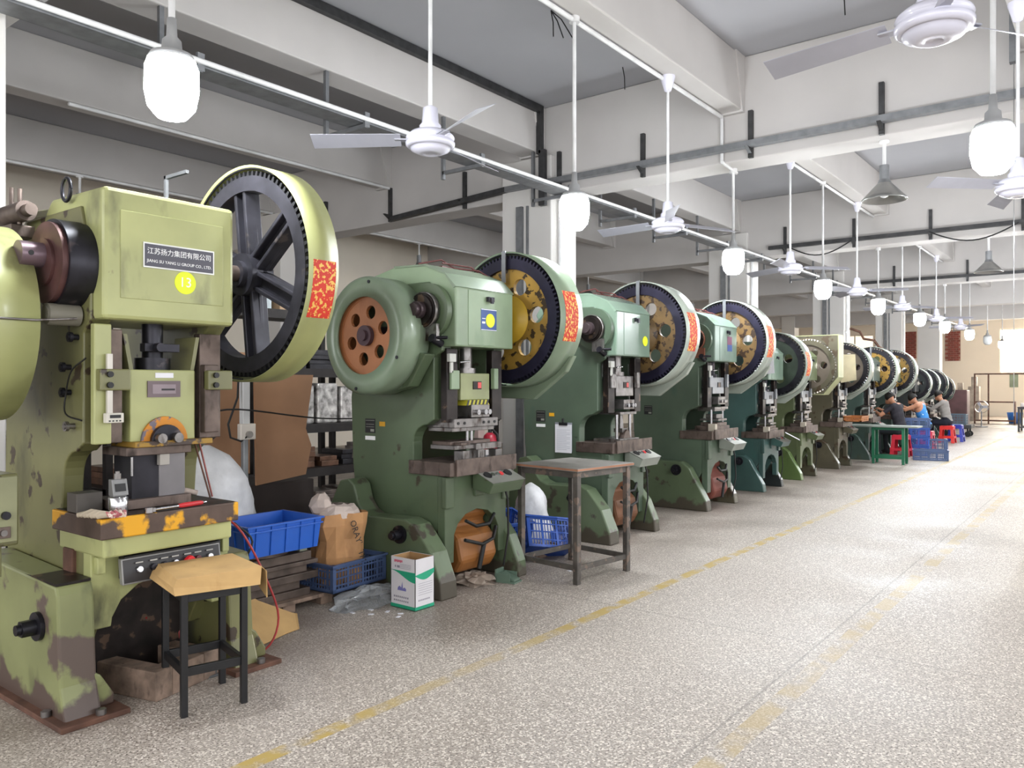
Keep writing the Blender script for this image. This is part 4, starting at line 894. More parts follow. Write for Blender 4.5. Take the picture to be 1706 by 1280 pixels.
chalk = mat('chalk_writing', '#b5aea6', .8, var=0)
o = MB().ring((0, 0, 0), .16, .215, 0, .045, 40).build('steel_ring', dull_steel, None, loc=(-4.6, 3.16, zz)); o.rotation_euler = (R(90), 0, 0); o.location = (-4.6, 3.16, zz)
tag(o, 'round steel ring lying on the stacked plates below the blue tub', 'steel ring')
tag(MB().box(-.04, .04, -.03, .03, 0, .045).build('small_block', mat('pale_green_block', '#8e9480', .6), None, .003, loc=(-4.44, 3.4, zz)), 'small pale block on the top right of the steel plates', 'block')
blue = mat('blue_tub_plastic', '#2560c4', .35, var=.06)
bluec = mat('blue_crate_plastic', '#2f56ac', .4, var=.1)
greyblue = mat('grey_blue_crate', '#4c5f86', .45, var=.1)
def tub(lab, loc, L_, W_, H_, rz):
    t = thing('plastic_tub', lab, 'tub', loc, rz)
    tp = .02
    v = []
    for (z, e) in ((0, -tp), (H_, 0)): v += [(sx*(W_/2+e), sy*(L_/2+e), z) for sx, sy in ((-1, -1), (1, -1), (1, 1), (-1, 1))]
    for (z, e) in ((H_, -.006), (.006, -tp-.006)): v += [(sx*(W_/2+e), sy*(L_/2+e), z) for sx, sy in ((-1, -1), (1, -1), (1, 1), (-1, 1))]
    f = [(3, 2, 1, 0)] + [(i, (i+1) % 4, 4+(i+1) % 4, 4+i) for i in range(4)] + [(4+i, 4+(i+1) % 4, 8+(i+1) % 4, 8+i) for i in range(4)] + [(8+i, 8+(i+1) % 4, 12+(i+1) % 4, 12+i) for i in range(4)] + [(12, 13, 14, 15)]
    MB().add(v, f).build('tub_body', blue, t)
    rm = MB(); e = .008
    for z0, z1, o_ in ((H_-.012, H_, .014), (H_-.045, H_-.035, .008)):
        rm.box(-W_/2-o_, W_/2+o_, -L_/2-o_, -L_/2, z0, z1).box(-W_/2-o_, W_/2+o_, L_/2, L_/2+o_, z0, z1).box(-W_/2-o_, -W_/2, -L_/2, L_/2, z0, z1).box(W_/2, W_/2+o_, -L_/2, L_/2, z0, z1)
    rm.build('rim', blue, t, .002)
    for k in range(5):
        y = -L_/2+L_*(k+.5)/5
        for sx in (-1, 1): MB().prism([(sx*(W_/2-tp), .004), (sx*(W_/2-tp+.008), .004), (sx*(W_/2+.008), H_-.012), (sx*(W_/2-.002), H_-.012)][::1], 'y', y-.003, y+.003).build('rib', blue, t)
    for k in range(4):
        x = -W_/2+W_*(k+.5)/4
        for sy in (-1, 1): MB().prism([(sy*(L_/2-tp), .004), (sy*(L_/2-tp+.008), .004), (sy*(L_/2+.008), H_-.012), (sy*(L_/2-.002), H_-.012)], 'x', x-.003, x+.003).build('rib', blue, t)
    return t
tub('bright blue plastic tub standing on the ring and steel plates', (-4.47, 3.16, zz+.046), .56, .42, .2, R(0))
crate('plastic_crate', .34, .52, .19, greyblue, 'grey-blue lattice crate holding the paper sack', (-4.42, 3.76, .085), R(4))
# paper sack
def sack(name, prof, n, m, lab, cat, loc, sx=1, sy=1, seed=1, amp=.02, rz=0):
    rnd = random.Random(seed); v = []; f = []; mm = len(prof)
    for j, (r_, z) in enumerate(prof):
        for i in range(n):
            a = 2*PI*i/n; sq = 1/max(abs(math.cos(a))**4+abs(math.sin(a))**4, .001)**.25
            k = 1+amp*(math.sin(3*a+j*.9)+rnd.uniform(-1, 1))/max(r_, .05)
            v.append((sx*r_*sq*k*math.cos(a), sy*r_*sq*k*math.sin(a), z+amp*.5*rnd.uniform(-1, 1)))
    for j in range(mm-1):
        for i in range(n): f.append((j*n+i, j*n+(i+1) % n, (j+1)*n+(i+1) % n, (j+1)*n+i))
    f.append(tuple(range(n))[::-1])
    return MB().add(v, f, False).build(name, m, None, loc=loc)
sack_m = mat('kraft_sack', '#b98a5c', .75, var=.12, vs=6, dirt='#9a6f48', dt=.62, bump=.6, bs=9)
t = thing('paper_sack', 'crumpled brown paper sack with black lettering standing in the grey-blue crate', 'sack', (-4.42, 3.72, .095), R(-20))
o = sack('sack_body', [(.13, 0), (.15, .08), (.15, .2), (.145, .32), (.16, .42), (.15, .5)], 18, sack_m, '', '', (0, 0, 0), .8, 1.15, 5, .013); o.parent = t
o = sack('plastic_liner', [(.145, .47), (.13, .52), (.1, .55), (.06, .56)], 14, mat('sack_liner', '#cdbdb4', .4, var=.1, bump=.6, bs=18), '', '', (0, 0, 0), .8, 1.1, 9, .015); o.parent = t; o['label'] = 'pale plastic liner'
o = sack('liner_corner', [(.05, .5), (.075, .55), (.06, .6), (.02, .64)], 10, mat('sack_liner', '#cdbdb4', .4, var=.1, bump=.6, bs=18), '', '', (-.02, -.12, 0), .8, 1, 3, .01); o.parent = t
for s_, zc, yy, rz_ in (("ORAY'", .37, .075, -72), ('TM', .2, .12, -75)):
    text('sack_lettering', s_, .062, black_print, t, Matrix.Translation((.137, yy, zc)) @ Matrix(((0, 0, 1, 0), (1, 0, 0, 0), (0, 1, 0, 0), (0, 0, 0, 1))) @ Matrix.Rotation(R(rz_), 4, 'Z'), label='black lettering')
# plastic film heap
def heap(name, rx, ry, h_, m, lab, cat, loc, seed=1, n=22, mrow=7, rough=.18, rz=0):
    rnd = random.Random(seed); v = []; f = []
    for j in range(mrow+1):
        tt = j/mrow
        for i in range(n):
            a = 2*PI*i/n; k = (math.cos(tt*PI/2))**.6 if tt < 1 else 0.02; k = max(k, .02)*(1+rough*rnd.uniform(-1, 1))
            v.append((rx*k*math.cos(a), ry*k*math.sin(a), max(0, h_*math.sin(tt*PI/2)*(1+rough*.6*rnd.uniform(-1, 1))) if j else 0))
    for j in range(mrow):
        for i in range(n): f.append((j*n+i, j*n+(i+1) % n, (j+1)*n+(i+1) % n, (j+1)*n+i))
    f.append(tuple(range(n))[::-1]); f.append(tuple(range(mrow*n, (mrow+1)*n)))
    o = MB().add(v, f, False).build(name, m, None, loc=loc); o.rotation_euler = (0, 0, rz)
    return tag(o, lab, cat)
heap('plastic_film', .16, .26, .1, film, 'crumpled clear plastic film on the floor in front of the grey-blue crate', 'plastic film', (-4.12, 3.74, 0), 4, rough=.3)
heap('plastic_bag', .16, .14, .07, mat('dirty_bag', '#a39487', .5, var=.15, vs=10, bump=.7, bs=14), 'dirty crumpled plastic bag on the floor under the second press', 'plastic bag', (-3.93, 4.6, 0), 8, rough=.3)
# white and green carton
t = thing('carton', 'open white carton with green wave print beside the second press foot', 'carton', (-3.83, 3.86, 0))
cw = mat('carton_white', '#dcd9dc', .7, var=.03); ci = mat('carton_inside', '#b08a5e', .8); cg = mat('carton_green', '#23a17a', .6, var=.05); pk = mat('carton_pink_print', '#c9506c', .6, var=0); vi = mat('carton_violet_print', '#7a78b4', .6, var=0)
a_, b_, h_ = .115, .09, .34
MB().box(-a_, a_, -b_, b_, 0, .004).build('carton_bottom', cw, t)
for nm, q in (('near', (-a_, a_, -b_, -b_+.004)), ('far', (-a_, a_, b_-.004, b_)), ('l', (-a_, -a_+.004, -b_, b_)), ('r', (a_-.004, a_, -b_, b_))):
    MB().box(*q, 0, h_).build('carton_wall', cw, t)
for q in ((-a_+.004, a_-.004, -b_+.004, -b_+.006), (-a_+.004, a_-.004, b_-.006, b_-.004), (-a_+.004, -a_+.006, -b_+.006, b_-.006), (a_-.006, a_-.004, -b_+.006, b_-.006)): MB().box(*q, .005, h_-.001).build('carton_lining', ci, t)
wv = [(-a_, .252)] + [(-a_+2*a_*i/12, .25-.0*i-.055*(1-math.cos(PI*i/12))/2*1.2) for i in range(13)] + [(a_, .252)]
MB().prism(wv, 'y', -b_-.001, -b_).prism([(b_-2*b_, .235)] + [(-b_+2*b_*i/12, .232-.035*math.sin(PI*i/12)) for i in range(13)] + [(b_, .26)], 'x', a_, a_+.001).box(-a_, a_, -b_-.001, -b_, .004, .026).box(a_, a_+.001, -b_, b_, .004, .026).build('green_print', cg, t, label='green wave and base band')
m_ = MB()
for k in range(4): m_.box(-.03, .075, -b_-.001, -b_, .268+.009*k, .270+.009*k)
for k in range(8):
    m_.box(-.085+.018*k, -.074+.018*k, -b_-.001, -b_, .07, .082).box(-.085+.018*k, -.074+.018*k, -b_-.001, -b_, .045, .056)
    m_.box(a_, a_+.001, -.06+.014*k, -.052+.014*k, .06, .07)
for k in range(6): m_.box(a_, a_+.001, -.06, .07, .1+.015*k, .102+.015*k)
m_.box(-.075, -.065, -b_-.001, -b_, .27, .285).box(-.055, -.03, -b_-.001, -b_, .27, .285)
m_.build('small_print', mat('carton_grey_print', '#8d8a96', .6, var=0), t)['kind'] = 'stuff'
m_ = MB()
for k in range(6): m_.box(-.08+.013*k, -.07+.013*k, -b_-.001, -b_, .305+.003*(k % 2), .322)
m_.build('red_print', pk, t)['kind'] = 'stuff'
MB().prism([(-.05, .12), (.03, .12), (.03, .135), (.015, .145), (.0, .135), (-.005, .18), (-.015, .14), (-.03, .15), (-.045, .14)], 'y', -b_-.001, -b_).build('castle_print', vi, t, label='violet line drawing print')
# scraps on the floor near the carton
for k, (x, y) in enumerate(((-3.98, 3.62), (-3.9, 3.55), (-3.86, 3.66), (-4.02, 3.5), (-3.76, 3.68), (-3.72, 3.62), (-3.55, 5.35))):
    tag(MB().box(-.018, .018, -.01, .012, 0, .003).build('paper_scrap', paper_w, None, loc=(x, y, 0)), 'small white paper scrap on the floor by the green and white carton' if k < 6 else 'small white scrap on the floor under the work table', 'scrap', 'paper scraps' if k < 6 else None).rotation_euler = (0, 0, k)
# white bag and cardboard behind the first press
def bag_shape(lab, loc, rx, ry, h_, m, seed, rz=0):
    rnd = random.Random(seed); n, mr_ = 26, 14; v = []; f = []
    for j in range(mr_+1):
        u = j/mr_
        r_ = (1-u**2.6)**.55*(.93+.07*math.sin(u*9)) if u < 1 else .03
        for i in range(n):
            a = 2*PI*i/n; k = max(r_, .05)*(1+.05*math.sin(5*a+j)+.035*rnd.uniform(-1, 1))
            v.append((rx*k*math.cos(a), ry*k*math.sin(a)-.12*u*ry, h_*u))
    for j in range(mr_):
        for i in range(n): f.append((j*n+i, j*n+(i+1) % n, (j+1)*n+(i+1) % n, (j+1)*n+i))
    f.append(tuple(range(n))[::-1]); f.append(tuple(range(mr_*n, (mr_+1)*n)))
    o = MB().add(v, f, True).build('plastic_bag', m, None, loc=loc); o.rotation_euler = (0, 0, rz); return tag(o, lab, 'bag')
bag_shape('big milky plastic bag full of scrap behind the blue tub', (-5.0, 3.1, 0), .38, .4, 1.08, white_bag, 3)
bag_shape('white plastic bag behind the tilted blue crates', (-4.32, 5.9, 0), .2, .2, .6, white_bag, 5)
# tilted crates under the work table
crate('plastic_crate', .42, .34, .28, bluec, 'blue lattice crate tipped against the other one beside the work table', (-4.0, 5.62, .03), R(20), rot=(R(-30), R(8), R(60)))
crate('plastic_crate', .44, .36, .26, bluec, 'blue lattice crate standing upright behind the tipped crate', (-4.34, 5.42, .1), R(0), rot=(R(12), R(0), R(70)))
t = pallet('low wooden pallet under the blue crates near the third press', (-4.25, 5.85, 0), .7, .5, 0)
# clipboard
t = thing('clipboard', 'clipboard with a white form hanging on the near side of the third press', 'clipboard', (-4.42, 6.56, 0), 0)
o = MB().box(-.1, .1, -.004, 0, .83, 1.12).build('board', mat('board_grey', '#8c8f98', .5), t)
o = MB().box(-.098, .098, -.006, -.004, .82, 1.1).build('form', paper_w, t)
q = MB()
for k in range(14): q.box(-.08, .08 if k % 3 else .04, -.0068, -.006, .85+.015*k, .853+.015*k)
q.build('printed_lines', mat('pale_print', '#a9abb6', .7), t)['kind'] = 'stuff'
MB().box(-.05, .05, -.014, -.004, 1.09, 1.12).cyl((0, -.012, 1.12), (0, -.012, 1.16), .012, n=8).build('clip', black, t, .002)
# sheets on presses
o = MB().box(-.1, .12, -.14, .14, 0, .003).build('paper_sheet', paper_w, None, loc=(-3.8, 11.45, .76)); o.rotation_euler = (0, R(28), R(20)); tag(o, 'sheet of paper lying on the control box of the teal press', 'paper')
tag(MB().prism([(-.1, 0), (.1, .0), (.12, -.3), (-.06, -.32)], 'y', -.003, 0).build('paper_sheet', paper_w, None, loc=(-4.0, 10.98, 1.95)), 'white sheet hanging on the head of the teal press', 'paper')
tag(MB().prism([(-.16, 0), (.14, .0), (.16, -.45), (-.1, -.5)], 'y', -.003, 0).build('paper_sheet', mat('cream_sheet', '#d5c9a6', .8), None, loc=(-3.92, 14.72, 2.02)), 'cream sheet hanging on the head of the seventh press', 'paper')
o = crate('tool_tray', .3, .5, .1, mat('orange_tray', '#b5713c', .6), 'orange tool tray on the table of the seventh press', (-3.86, 15.1, .83), 0, cat='tray', bars=2)
# conduit with socket behind the first press, brown boards, cable
t = thing('socket_post', 'white trunking with a power socket on a grey post behind the first press', 'socket', (-5.3, 3.55, 0))
box('post', -.02, .02, -.02, .02, 0, 1.12, galv, t); box('trunking', -.025, .025, -.03, .03, 1.12, 1.62, white_pipe, t, .003); 
sk = box('socket', .0, .05, -.065, .065, 1.08, 1.2, mat('socket_white', '#dcd4ca', .4), t, .006)
MB().cyl((.05, 0, 1.12), (.075, 0, 1.12), .025, n=18).build('plug', mat('plug_grey', '#8d8782', .4), sk)
MB().tube([(.06, 0, 1.12), (.03, -.05, 1.07), (0, -.12, 1.1), (0, -.14, 1.2), (0, -.06, 1.4), (0, -.05, 1.62)], .008, 6).build('cord', rubber, t)
tag(MB().box(-.02, 0, -.42, .0, .62, 1.62).build('board_sheet', cardboard_l, None, loc=(-5.75, 3.9, .14)), 'large brown board standing left of the white socket trunking', 'board')
tag(MB().prism([(-.0, .0), (.5, .05), (.56, .3), (.5, .45), (.58, .92), (-.02, .92)], 'x', -.02, 0).build('board_sheet', cardboard_l, None, loc=(-5.7, 3.93, .66)), 'large brown board standing right of the white socket trunking', 'board')
tag(MB().box(-.3, .28, -.55, .65, 0, .66).build('crate_bench', mat('dark_bench', '#3a302d', .6, var=.2), None, .01, loc=(-6.02, 3.9, 0)), 'low dark bench under the brown boards', 'bench')
tag(MB().curve([(-4.5, 2.55, 1.35), (-4.7, 2.8, 1.3), (-5.0, 3.3, 1.32), (-5.2, 4.2, 1.22), (-5.2, 5.0, 1.2)], .006, 6).build('cable', rubber), 'thin cable running from the first press past the brown boards', 'cable')
# red cylinder
t = thing('fire_extinguisher', 'tall red fire extinguisher behind the second press, by a black post', 'fire extinguisher', (-5.0, 6.12, .3))
MB().lathe([(0, 0), (.075, 0), (.08, .02), (.08, .62), (.06, .69), (.03, .72), (0, .72)], n=28).build('cylinder', mat('extinguisher_red', '#a81f35', .35), t)
MB().cyl((0, 0, .72), (0, 0, .77), .02, n=12).box(-.02, .06, -.012, .012, .77, .79).box(-.02, .06, -.012, .012, .8, .815).build('valve', black, t)
MB().tube([(.02, 0, .76), (.08, .02, .7), (.1, .02, .5), (.09, .02, .4)], .012, 8).build('hose', rubber, t)
t = MB().box(-.14, .14, -.14, .14, 0, .3).build('stand', dark_steel, None, .01, loc=(-5.0, 6.12, 0)); tag(t, 'dark stand under the red fire extinguisher', 'stand')
tag(MB().box(-.025, .025, -.02, .02, 0, 1.75).build('post', black, None, loc=(-5.1, 5.9, 0)), 'black steel post left of the red fire extinguisher', 'post')
tag(MB().box(-.03, .03, -.05, .05, 0, 1.62).build('post', mat('pinkish_post', '#b7a09a', .6), None, loc=(-5.25, 6.25, 0)), 'pale post behind the red fire extinguisher', 'post')
# electrical cabinet left of the first press
t = thing('switch_cabinet', 'worn grey-green switch cabinet at the left edge before the first press column', 'cabinet', (-3.93, 1.42, 0))
MB().box(-.22, .0, -.3, .06, .78, 1.1).build('cabinet_body', lime_d, t, .01)
d = MB().box(0, .012, -.28, .05, .8, 1.09).build('door', mat('cabinet_door', '#8b8c6a', .45, var=.1, wear='#5f533f', wt=.66), t, .004)
MB().cyl((.012, 0, .92), (.03, 0, .92), .018, n=14).build('knob', iron, d); MB().box(.012, .02, -.06, .02, .82, .87).build('switch_plate', dull_steel, d, .002); MB().cyl((.02, -.01, .845), (.032, -.01, .845), .014, n=12).build('rotary_switch', steel, d)
MB().cyl((.012, -.05, 1.02), (.014, -.05, 1.02), .01, n=10).build('hole', black, d)
MB().box(-.2, -.14, -.27, -.21, .62, .78).box(-.2, -.14, -.02, .04, .62, .78).build('cabinet_foot', lime_d, t)['kind'] = 'stuff'

# racks along the left behind the presses
rk = mat('rack_dark_steel', '#2b2625', .55, .4, var=.2, vs=6)
def rack(lab, x, y0, y1, dx, levels, top=2.3):
    t = thing('storage_rack', lab, 'rack', (x, y0, 0)); L_ = y1-y0
    for yy in (0, L_/2-.03, L_-.06):
        for xx in (-dx, -.06): box('upright', xx, xx+.06, yy, yy+.06, 0, top, rk, t, 0)
    for z in levels: box('shelf', -dx, 0, 0, L_, z-.05, z, rk, t, .004); box('shelf_beam', 0, .02, 0, L_, z-.09, z, rk, t, 0)
    return t
rl = (.16, .62, 1.08, 1.66, 2.25)
rack('dark steel storage rack behind the first and second presses', -6.75, 3.2, 6.1, .8, rl)
rack('dark steel storage rack behind the second and third presses', -6.95, 6.2, 8.7, .6, rl)
rack('dark steel storage rack at the left edge behind the first press', -6.9, 2.35, 3.15, .7, rl)
rnd = random.Random(11)
cols = [('#6d625c', 'grey'), ('#4d4340', 'dark'), ('#7a5a48', 'brown'), ('#8f8782', 'pale grey'), ('#3c3a3e', 'black')]
cnt = 0
bay = [(3.28, 4.6), (4.7, 6.02), (6.28, 7.4), (7.5, 8.62)]
BN = ['rack behind the first press', 'rack behind the second press flywheel', 'rack right of the fire extinguisher', 'rack nearest the first column']
OR = ['leftmost', 'second', 'third', 'fourth', 'fifth', 'sixth', 'seventh', 'eighth']
LVN = {0: 'lowest', 1: 'second', 2: 'third', 3: 'fourth', 4: 'top'}
for bi, (ya, yb) in enumerate(bay):
    for li, z in enumerate(rl[:4]):
        y = ya+.03; j = 0
        while y < yb-.2:
            L_ = min(rnd.uniform(.25, .5), yb-y); hmax = rl[li+1]-z-.14; dep = rnd.uniform(.3, .44)
            xo = -6.83 if bi < 2 else -7.03
            if li in (2,) and rnd.random() < .8:
                h_ = hmax*rnd.uniform(.75, .98); o = MB().box(-dep, 0, 0, L_-.04, 0, h_).build('wrapped_bundle', silver, None, .02, loc=(xo, y, z))
                lab = 'bundle in crinkled clear wrap'; cat = 'bundle'
                tag(o, '%s bundle in crinkled wrap, %s shelf, %s' % (OR[j], LVN[li], BN[bi]), cat, 'wrapped bundles on the racks')
            else:
                c_, cn = rnd.choice(cols); nst = rnd.choice((2, 3, 4)); zz2 = z; 
                for q_ in range(nst):
                    hh = min(.06, hmax/nst)*rnd.uniform(.7, 1); dx_ = rnd.uniform(-.03, .03)
                    o = MB().box(-dep, 0, 0, L_-.05+rnd.uniform(-.03, .0), 0, hh).build('die_plate', mat('rack_'+cn.replace(' ', '_'), c_, .4, .5, var=.25, vs=9), None, .004, loc=(xo+dx_-.02, y, zz2))
                    tag(o, '%s plate, %s of %s pile, %s shelf, %s' % (cn, ('bottom', 'second', 'third', 'top')[q_], OR[j], LVN[li], BN[bi]), 'tooling', 'tooling plates on the racks'); zz2 += hh+.001
            y += L_; j += 1; cnt += 1
teal_box = mat('teal_box', '#2aa79b', .5, var=.08); 
for k, (y, L_, h_, c_, lab) in enumerate(((3.3, .5, .34, teal_box, 'teal box on top of the rack, seen through the spokes of the big gear'), (3.9, .45, .3, teal_box, 'second teal box on top of the rack, right of the first'), (4.5, .4, .26, mat('white_box', '#c9d3d6', .6), 'white box on top of the rack behind the first press'), (5.0, .4, .24, mat('tan_box', '#b99a7a', .7), 'tan box on top of the rack behind the second press flywheel'))):
    tag(MB().box(-.4, 0, 0, L_, 0, h_).build('storage_box', c_, None, .006, loc=(-6.85, y, 2.251)), lab, 'box')
for k in range(2):
    tag(MB().box(-.4, 0, 0, .4, 0, .3).build('storage_box', teal_box, None, .006, loc=(-6.85, 3.35+.7*k, 1.661+.0)), 'teal box on the %s side of the fourth rack shelf' % ('left', 'right')[k], 'box') if False else None
# silver bundle left of the slide of press one
tag(MB().box(-.4, 0, 0, .5, 0, .5).build('wrapped_bundle', silver, None, .05, loc=(-6.95, 2.5, 1.081)), 'silver wrapped bundle seen through the throat of the first press', 'bundle')

# ------------------------------------------------------------------ green table, stools, crates by the workers
green_f = mat('green_table_frame', '#1f6b4c', .4, var=.08)
t = thing('green_table', 'low green steel table with a grey top in front of the eighth press', 'table', (-3.66, 16.15, 0))
MB().box(-.6, .62, -.12, .35, .69, .72).build('table_top', mat('grey_table_top', '#8b938c', .5), t, .004)
for x in (-.16, .36):
    for y in (-.02, .27): MB().box(x-.025, x+.025, y-.02, y+.02, .04, .69).cyl((x, y, 0), (x, y, .04), .025, n=10).build('leg', green_f, t, .002)
for y in (-.02, .27): box('rail', -.135, .335, y-.015, y+.015, .1, .16, green_f, t, .002); box('rail', -.135, .335, y-.015, y+.015, .64, .685, green_f, t, .002)
red_pl = mat('red_stool_plastic', '#c92b3c', .35, var=.05); bl_pl = mat('blue_stool_plastic', '#2a3fae', .35); pinkr = mat('pink_red_plastic', '#d8405a', .35)
def pstool(lab, x, y, m, H_=.45, r0=.19, r1=.14, rz=0):
    t = thing('plastic_stool', lab, 'stool', (x, y, 0), rz, 'plastic stools')
    MB().prism([(-r1, -r1), (r1, -r1), (r1, r1), (-r1, r1)], 'z', H_-.025, H_).build('seat', m, t, .02)
    for sx in (-1, 1):
        for sy in (-1, 1):
            a = .035; top = [(sx*r1, sy*r1), (sx*(r1-a*1.6), sy*r1), (sx*(r1-a*1.6), sy*(r1-.012)), (sx*(r1-.012), sy*(r1-.012)), (sx*(r1-.012), sy*(r1-a*1.6)), (sx*r1, sy*(r1-a*1.6))]
            bot = [(x_*r0/r1, y_*r0/r1) for x_, y_ in top]; n_ = 6
            v = [(p[0], p[1], 0) for p in bot]+[(p[0], p[1], H_-.02) for p in top]
            f = [(i, (i+1) % n_, n_+(i+1) % n_, n_+i) for i in range(n_)]+[tuple(range(n_))[::-1], tuple(range(n_, 2*n_))]
            MB().add(v, f).build('leg', m, t)
    k = r0-(r0-r1)*.3
    for s in (-1, 1): MB().box(-k, k, s*k-.006, s*k+.006, .12, .17).build('rail', m, t); MB().box(s*k-.006, s*k+.006, -k, k, .12, .17).build('rail', m, t)
    j = r1+.01
    for s in (-1, 1): MB().box(-j, j, s*j-.005, s*j+.005, H_-.1, H_-.02).build('apron', m, t); MB().box(s*j-.005, s*j+.005, -j, j, H_-.1, H_-.02).build('apron', m, t)
    return t
pstool('red plastic stool standing under the green table edge, beneath the man in black', -3.74, 18.1, red_pl)
pstool('red plastic stool half hidden by the blue crates, beneath the man in the vest', -3.7, 20.45, pinkr, .42)
pstool('bright red plastic stool under the worker in grey', -3.66, 22.95, mat('orange_red_plastic', '#e0332e', .35), .44)
pstool('dark blue plastic stool just behind the bright red one', -3.56, 23.6, bl_pl, .44)
crate('plastic_crate', .62, .42, .2, greyblue, 'flat grey-blue crate lying in front of the crate stack on the aisle side', (-3.1, 17.55, 0), R(12))
for k in range(4):
    crate('plastic_crate', .5, .4, .19, bluec if k != 3 else greyblue, ['lowest blue crate of the stack beside the green table', 'second blue crate of the stack beside the green table', 'third blue crate of the stack beside the green table', 'topmost grey-blue crate of the stack beside the green table'][k], (-3.55, 18.6, .195*k), R(6+3*k), grp='stacked blue crates')
crate('plastic_crate', .34, .3, .3, greyblue, 'small grey-blue crate right of the crate stack', (-3.28, 19.4, 0), R(20))
crate('plastic_crate', .5, .4, .3, mat('slate_crate', '#566a78', .5), 'slate crate on a low cart behind the grey worker', (-3.9, 26.0, .34), 0)
t = thing('hand_cart', 'low cart carrying the slate crate near the far presses', 'cart', (-3.9, 26.0, 0))
box('cart_deck', -.35, .4, -.3, .3, .24, .34, dark_steel, t)
for x in (-.25, .3):
    for y in (-.22, .22): MB().cyl((x, y-.02, .08), (x, y+.02, .08), .08, n=16).box(x-.02, x+.02, y-.03, y+.03, .08, .24).build('wheel', rubber, t)
# small blue tray on the red stool
# far end: cabinet, benches, frames
tag(box('machine_cabinet', -.3, .3, -.3, .3, 0, 1.3, mat('red_brown_cabinet', '#58393a', .5, var=.15), None, .03, loc=(-4.55, 30.6, 0)), 'red-brown machine cabinet at the end of the press row', 'cabinet')
t = thing('standing_fan', 'small standing fan with bright cage by the far presses', 'fan', (-4.05, 32.0, 0))
MB().cyl((0, 0, 0), (0, 0, .03), .2, n=20).cyl((0, 0, .03), (0, 0, .55), .02, n=8).build('stand', galv, t)
MB().ring((0, 0, .7), .2, .215, -.05, .05, 28).build('cage_ring', chrome, t); MB().cyl((0, -.03, .7), (0, .05, .7), .06, n=14).build('motor', galv, t)
for k in range(3): m_ = MB(); m_.T = Matrix.Translation((0, 0, .7)) @ Matrix.Rotation(k*2*PI/3, 4, 'Y'); m_.box(.04, .18, -.005, .005, -.04, .05).build('blade', fan_blade, t)
t = thing('pipe_frame', 'tall rusty pipe frame standing at the far end', 'frame', (-4.6, 34.6, 0))
for x in (0, .45): box('post', x-.025, x+.025, -.03, .03, 0, 1.9, rust, t, 0)
box('top_rail', .025, 5.5, -.03, .03, 1.85, 1.9, rust, t, 0); box('post', 5.5, 5.55, -.03, .03, 0, 1.9, rust, t, 0)
box('shelf', .025, 1.25, .03, .35, .8, .85, rust, t, 0); box('shelf', .025, 1.25, .03, .35, .1, .15, rust, t, 0); box('post', 1.25, 1.3, .03, .35, 0, .85, rust, t, 0)
benchm = mat('far_bench_brown', '#54464a', .6, var=.2); lit = mat('pale_parts', '#d8d0cb', .5, .3)
for k, (x0, x1, y, lab) in enumerate(((-3.2, -1.4, 37.0, 'dark bench covered with parts, far end left'), (-1.2, .6, 37.0, 'dark bench covered with parts, far end right'))):
    t = thing('work_bench', lab, 'bench', (x0, y, 0)); box('bench_top', 0, x1-x0, 0, .8, .72, .8, benchm, t, 0)
    for x in (0, x1-x0-.08):
        for yy in (0, .72): box('leg', x, x+.08, yy, yy+.08, 0, .72, benchm, t, 0)
    box('back_shelf', 0, x1-x0, .5, .8, .35, .42, benchm, t, 0)
rnd = random.Random(5)
ON = ['first', 'second', 'third', 'fourth', 'fifth', 'sixth', 'seventh', 'eighth', 'ninth', 'tenth', 'eleventh', 'twelfth', 'thirteenth', 'fourteenth', 'fifteenth', 'sixteenth']
for k in range(16):
    x = -3.1+k*.23; h_ = rnd.uniform(.06, .32)
    tag(MB().box(-.09, .09, -.1, .1, 0, h_).box(-.05, .03, -.06, .06, h_, h_+.05).build('machine_part', rnd.choice((lit, steel, benchm, mat('pinkish_part', '#b99a8e', .5))), None, .01, loc=(x if x < -1.45 or x > -1.1 else -1.05+k*.001, 37.35, .8)), '%s machine part from the left on the far benches' % ON[k], 'part', 'parts on the far benches')
tag(MB().lathe([(0, 0), (.2, 0), (.27, .42), (.26, .42), (.19, .02), (0, .02)], n=24).build('bucket', mat('bucket_blue', '#2f6cb8', .4), None, loc=(-3.4, 35.6, 0)), 'blue plastic bucket on the floor below the far benches', 'bucket')
tag(MB().box(-.5, .5, -.25, .25, 0, .25).build('storage_bin', mat('bin_navy', '#3a4a7a', .5), None, .02, loc=(-1.2, 36.6, 0)), 'navy bin on the floor below the right far bench', 'bin')
tag(MB().box(-.3, .3, -.2, .2, 0, .35).build('parts_bin', lit, None, .03, loc=(-2.3, 36.6, 0)), 'pale bin of parts below the left far bench', 'bin')
t = frame_table('thin-legged table cut by the right edge near the far benches', -2.75, -1.2, 29.5, 30.4, .78, dark_steel, benchm, bar=.12, ls=.03, cat='table')
for k in range(6): tag(MB().box(-.1, .1, -.1, .1, 0, .12+.05*(k % 3)).build('machine_part', (lit, steel, benchm)[k % 3], None, .015, loc=(-2.6+.25*k, 29.9, .78)), '%s machine part from the left on the thin-legged table' % ON[k], 'part', 'parts on the thin-legged table')
for k, (x, z0, z1, c_) in enumerate(((-4.15, 1.35, 1.95, '#8c9a86'), (-3.45, 1.35, 1.95, '#b9b9a6'))):
    tag(MB().box(-.17, .17, -.02, 0, z0, z1).build('wall_notice', mat('notice_%d' % k, c_, .7), None, loc=(x, YF, 0)), '%s notice on the far wall' % ('left green', 'right pale')[k], 'notice')
